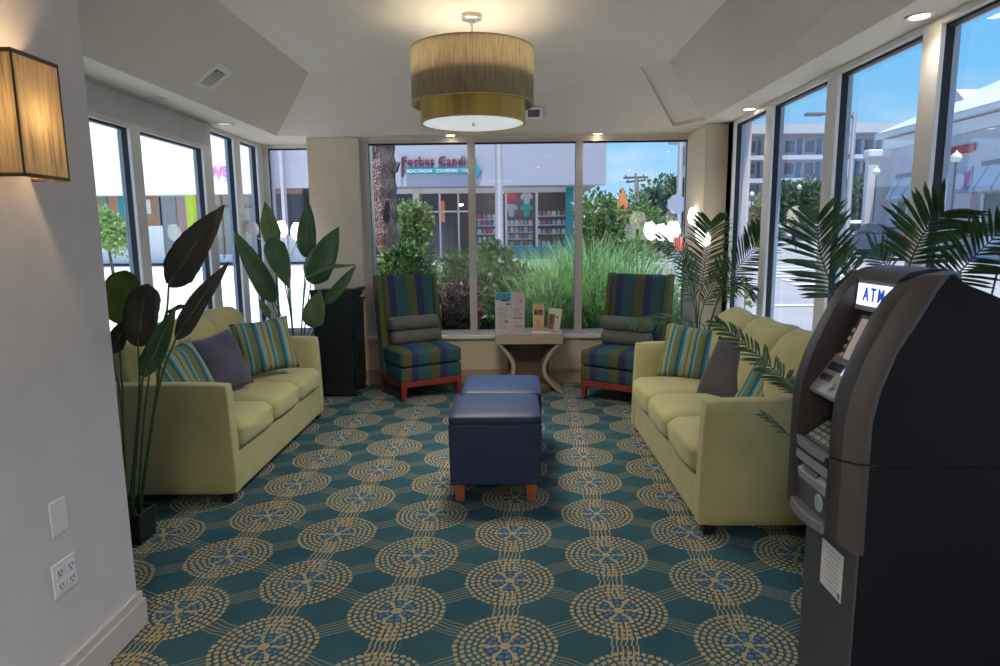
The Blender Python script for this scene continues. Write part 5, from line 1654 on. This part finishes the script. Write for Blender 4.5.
obj('arm', tube(B(), [(0, 0, h_ - 0.4), (-0.3, 0, h_ - 0.12), (q[0] - p[0] + 0.6, 0, q[2] - gz(38))], 0.06, 8), pole_m, r, smooth=True)
obj('lamp_head', boxm(q[0] - p[0] - 0.35, q[0] - p[0] + 0.65, -0.2, 0.2, q[2] - gz(38) - 0.12, q[2] - gz(38) + 0.06), mat('lamp_head', (0.15, 0.16, 0.2), 0.5), r, bevel=0.04)

# --- hotel far behind
HY = 80.0
PH = lambda px, py: (PH0[0] + (px - 800) * HY / 650.0 * 1.0, PH0[2] + (py - 200) * (PH1[2] - PH0[2]) / 30.0)
PH0, PH1 = (35.142, 80.000, 5.378), (35.352, 80.000, 1.817)
hotel = thing('hotel_building', 'grey hotel with open balcony floors and blue doors, far across the road', 'building', (PH(810, 240)[0], HY, gz(80)))
def hobj(name, x0, y0, x1, y1, d0, d1, m_, par=None):
    a, b = PH(x0, y0), PH(x1, y1)
    return obj(name, boxm(a[0], b[0], HY + d0, HY + d1, b[1], a[1]), m_, par or hotel, world=True)
hw = mat('hotel_wall', (0.50, 0.50, 0.56), 0.8)
hs = mat('hotel_slab', (0.56, 0.55, 0.58), 0.8)
hd = mat('hotel_door', (0.10, 0.20, 0.34), 0.6)
hg = mat('hotel_window', (0.13, 0.16, 0.22), 0.3)
hobj('rear_wall', 690, 127, 905, 250, 2.2, 2.6, hw)
hobj('roof_slab', 688, 126, 907, 135, -0.2, 9, hs)
for yy in (156, 178.5, 201, 223.5):
    hobj('floor_slab', 690, yy, 905, yy + 4.2, -0.1, 2.4, hs)
for i, yy in enumerate((137, 159, 181, 203)):
    for j in range(11):
        x0 = 692 + j * 19.4
        hobj('window', x0 + 2, yy + 3, x0 + 10.5, yy + 14, 2.1, 2.25, hg)
        hobj('door', x0 + 13, yy + 2, x0 + 17.6, yy + 21, 2.1, 2.25, hd)
for x0 in (688, 766, 843, 905):
    hobj('cross_wall', x0, 127, x0 + 2.2, 250, -0.1, 2.4, hs)

# --- white store along the road
SX = 18.0
store = thing('store_building', 'white store with pale metal roof, awnings and a small red sign across the road', 'building', (SX, 24.0, gz(24)))
sw = mat('store_wall', (0.50, 0.50, 0.55), 0.8)
sr = mat('store_roof', (0.52, 0.55, 0.60), 0.5, var=0.08, vscale=1.0)
aw_m = stripes('awning_metal', 0.9, [(0.0, (0.50, 0.53, 0.58)), (0.85, (0.30, 0.33, 0.38))], 1, 0.4)
def wobj(name, bm, m_, par=None, **k): return obj(name, bm, m_, par or store, world=True, **k)
EZ = 5.9
wobj('wall', boxm(SX, SX + 14, 4.0, 32.0, 0.2, EZ), sw)
wobj('eave', boxm(SX - 0.4, SX + 14.5, 3.5, 32.4, EZ, EZ + 0.25), mat('store_trim', (0.70, 0.70, 0.74), 0.7), bevel=0.05)
wobj('cornice', boxm(SX - 0.12, SX, 4.0, 32.1, EZ - 0.55, EZ - 0.05), mat('store_trim', (0.70, 0.70, 0.74), 0.7), bevel=0.04)
bm = B()
e0, r0 = EZ + 0.25, EZ + 4.0
ev = [bm.verts.new(p) for p in ((SX - 0.4, 3.5, e0), (SX + 14.5, 3.5, e0), (SX + 14.5, 32.4, e0), (SX - 0.4, 32.4, e0))]
rv = [bm.verts.new(p) for p in ((SX + 7, 10.5, r0), (SX + 7, 25.4, r0))]
for q in ((ev[0], ev[1], rv[0]), (ev[1], ev[2], rv[1], rv[0]), (ev[2], ev[3], rv[1]), (ev[3], ev[0], rv[0], rv[1]), (ev[3], ev[2], ev[1], ev[0])): bm.faces.new(q)
bmesh.ops.recalc_face_normals(bm, faces=bm.faces[:])
wobj('roof', bm, sr)
wobj('gable', prism(B(), [(28.4, 6.6), (30.7, 6.6), (29.55, 7.6)], 'x', SX + 1.4, SX + 4.0), sw)
wobj('end_block', boxm(SX - 1.05, SX + 0.4, 31.5, 31.8, 0.2, 5.0), mat('store_block', (0.60, 0.56, 0.55), 0.8))
wobj('end_cornice', boxm(SX - 1.15, SX + 0.6, 31.4, 31.9, 5.0, 5.35), mat('store_trim', (0.70, 0.70, 0.74), 0.7), bevel=0.06)
for (y0, y1) in ((28.0, 30.9), (21.5, 25.4), (15.0, 18.9)):
    aw_ = prism(B(), [(SX, 4.0), (SX - 0.5, 3.13), (SX - 0.5, 3.0), (SX, 3.05)], 'y', y0, y1)
    wobj('awning', aw_, aw_m)
    wobj('awning_rail', boxm(SX - 0.05, SX - 0.0, y0 - 0.1, y1 + 0.1, 3.98, 4.15), mat('awning_rail', (0.12, 0.14, 0.18), 0.5))
    sf = wobj('shop_window', boxm(SX - 0.04, SX + 0.02, y0 + 0.2, y1 - 0.2, 0.9, 2.9), mat('store_glass', (0.10, 0.16, 0.15), 0.15))
    bm = B()
    for i in range(4):
        yy = y0 + 0.2 + (y1 - y0 - 0.4) * i / 3
        box(bm, SX - 0.09, SX - 0.02, yy - 0.05, yy + 0.05, 0.6, 2.95)
    box(bm, SX - 0.09, SX - 0.02, y0 + 0.2, y1 - 0.2, 0.55, 1.35)
    wobj('glazing_bars', bm, mat('store_trim', (0.70, 0.70, 0.74), 0.7), sf)
for yy in (26.0, 20.2):
    wobj('pier', boxm(SX - 0.3, SX, yy - 0.45, yy + 0.45, 0.3, 3.0), mat('pink_pier', (0.62, 0.50, 0.50), 0.8), bevel=0.03)
ps = wobj('red_sign', boxm(SX - 0.12, SX, 25.9, 27.22, 4.58, 4.90), mat('store_red', (0.42, 0.05, 0.07), 0.6), bevel=0.03)
pb = wobj('poster', boxm(SX - 0.06, SX, 25.95, 26.95, 3.06, 4.02), mat('poster_lilac', (0.42, 0.40, 0.58), 0.7))
wobj('poster_figure', lathe(B(), [(0, 0.02), (0.32, 0.02), (0.32, 0)], seg=14, c=(SX - 0.06, 26.6, 3.5), M=Matrix.Rotation(-PI / 2, 4, 'Y')), mat('poster_pale', (0.66, 0.62, 0.66), 0.7), pb)
wobj('poster_figure', boxm(SX - 0.085, SX - 0.06, 26.02, 26.3, 3.15, 3.85), mat('poster_mauve', (0.42, 0.18, 0.30), 0.7), pb)

# --- cars
tyre_m = mat('tyre', (0.012, 0.012, 0.013), 0.8)
def car(label, loc, rz, paint, van=True):
    r = thing('car', label, 'car', loc, rz)
    L, H = (4.9, 1.75) if van else (4.5, 1.45)
    h = L / 2
    low = [(-h, 0.35), (h, 0.35), (h, 0.75), (h - 0.25, 0.95), (h - 1.15, 1.02), (-h + 0.05, 1.02), (-h - 0.02, 0.7)]
    bm = prism(B(), low, 'y', -0.9, 0.9)
    pm_ = mat('paint_' + label[:6], paint, 0.3, coat=0.5)
    obj('body', bm, pm_, r, bevel=0.09, seg=3)
    if van: up = [(-h + 0.08, 1.0), (h - 1.1, 1.0), (h - 1.9, H - 0.05), (h - 2.4, H), (-h + 0.5, H), (-h + 0.18, H - 0.12)]
    else: up = [(-h + 0.5, 1.0), (h - 1.2, 1.0), (h - 2.0, H - 0.03), (h - 2.6, H), (-h + 1.5, H - 0.02)]
    bm = prism(B(), up, 'y', -0.78, 0.78)
    obj('cabin', bm, pm_, r, bevel=0.07, seg=3)
    gm_ = mat('car_glass', (0.03, 0.04, 0.05), 0.1)
    for s in (-1, 1):
        bm = prism(B(), [(x * 0.86, 1.06 + (z - 1.0) * 0.80) for x, z in up], 'y', 0.775 * s, 0.79 * s)
        obj('side_window', bm, gm_, r)
        obj('tail_light', boxm(-h - 0.035, -h + 0.06, 0.62 * s - 0.14, 0.62 * s + 0.14, 0.72, 1.0), mat('tail_light', (0.55, 0.02, 0.02), 0.3), r, bevel=0.02)
        for xx in (-h + 0.85, h - 0.9):
            wl = obj('wheel', lathe(B(), [(0, -0.11), (0.24, -0.11), (0.33, -0.09), (0.34, 0), (0.33, 0.09), (0.24, 0.11), (0, 0.11)], c=(xx, 0.82 * s, 0.34), seg=20, M=Matrix.Rotation(PI / 2, 4, 'X')), tyre_m, r, smooth=True)
    obj('rear_window', boxm(up[-1][0] - 0.10, up[-1][0] - 0.02, -0.62, 0.62, 1.12, H - 0.2) if van else boxm(-h + 0.95, -h + 1.0, -0.6, 0.6, 1.08, H - 0.18), gm_, r)
    return r
p = (21.084, 40.000, 1.078)
car('white minivan with red tail lights driving away on the road', (p[0], 40, gz(40)), math.radians(62), (0.55, 0.56, 0.6))
p = (15.743, 27.000, 1.112)
car('dark blue car parked by the white store, behind the fronds', (p[0] - 0.35, 27.0, gz(27)), math.radians(89), (0.02, 0.03, 0.09), False)
p = (7.343, 34.000, 1.460)
car('blue car beyond the tall grass, left of the octagonal sign', (p[0], 34, gz(34)), math.radians(10), (0.06, 0.20, 0.42), False)
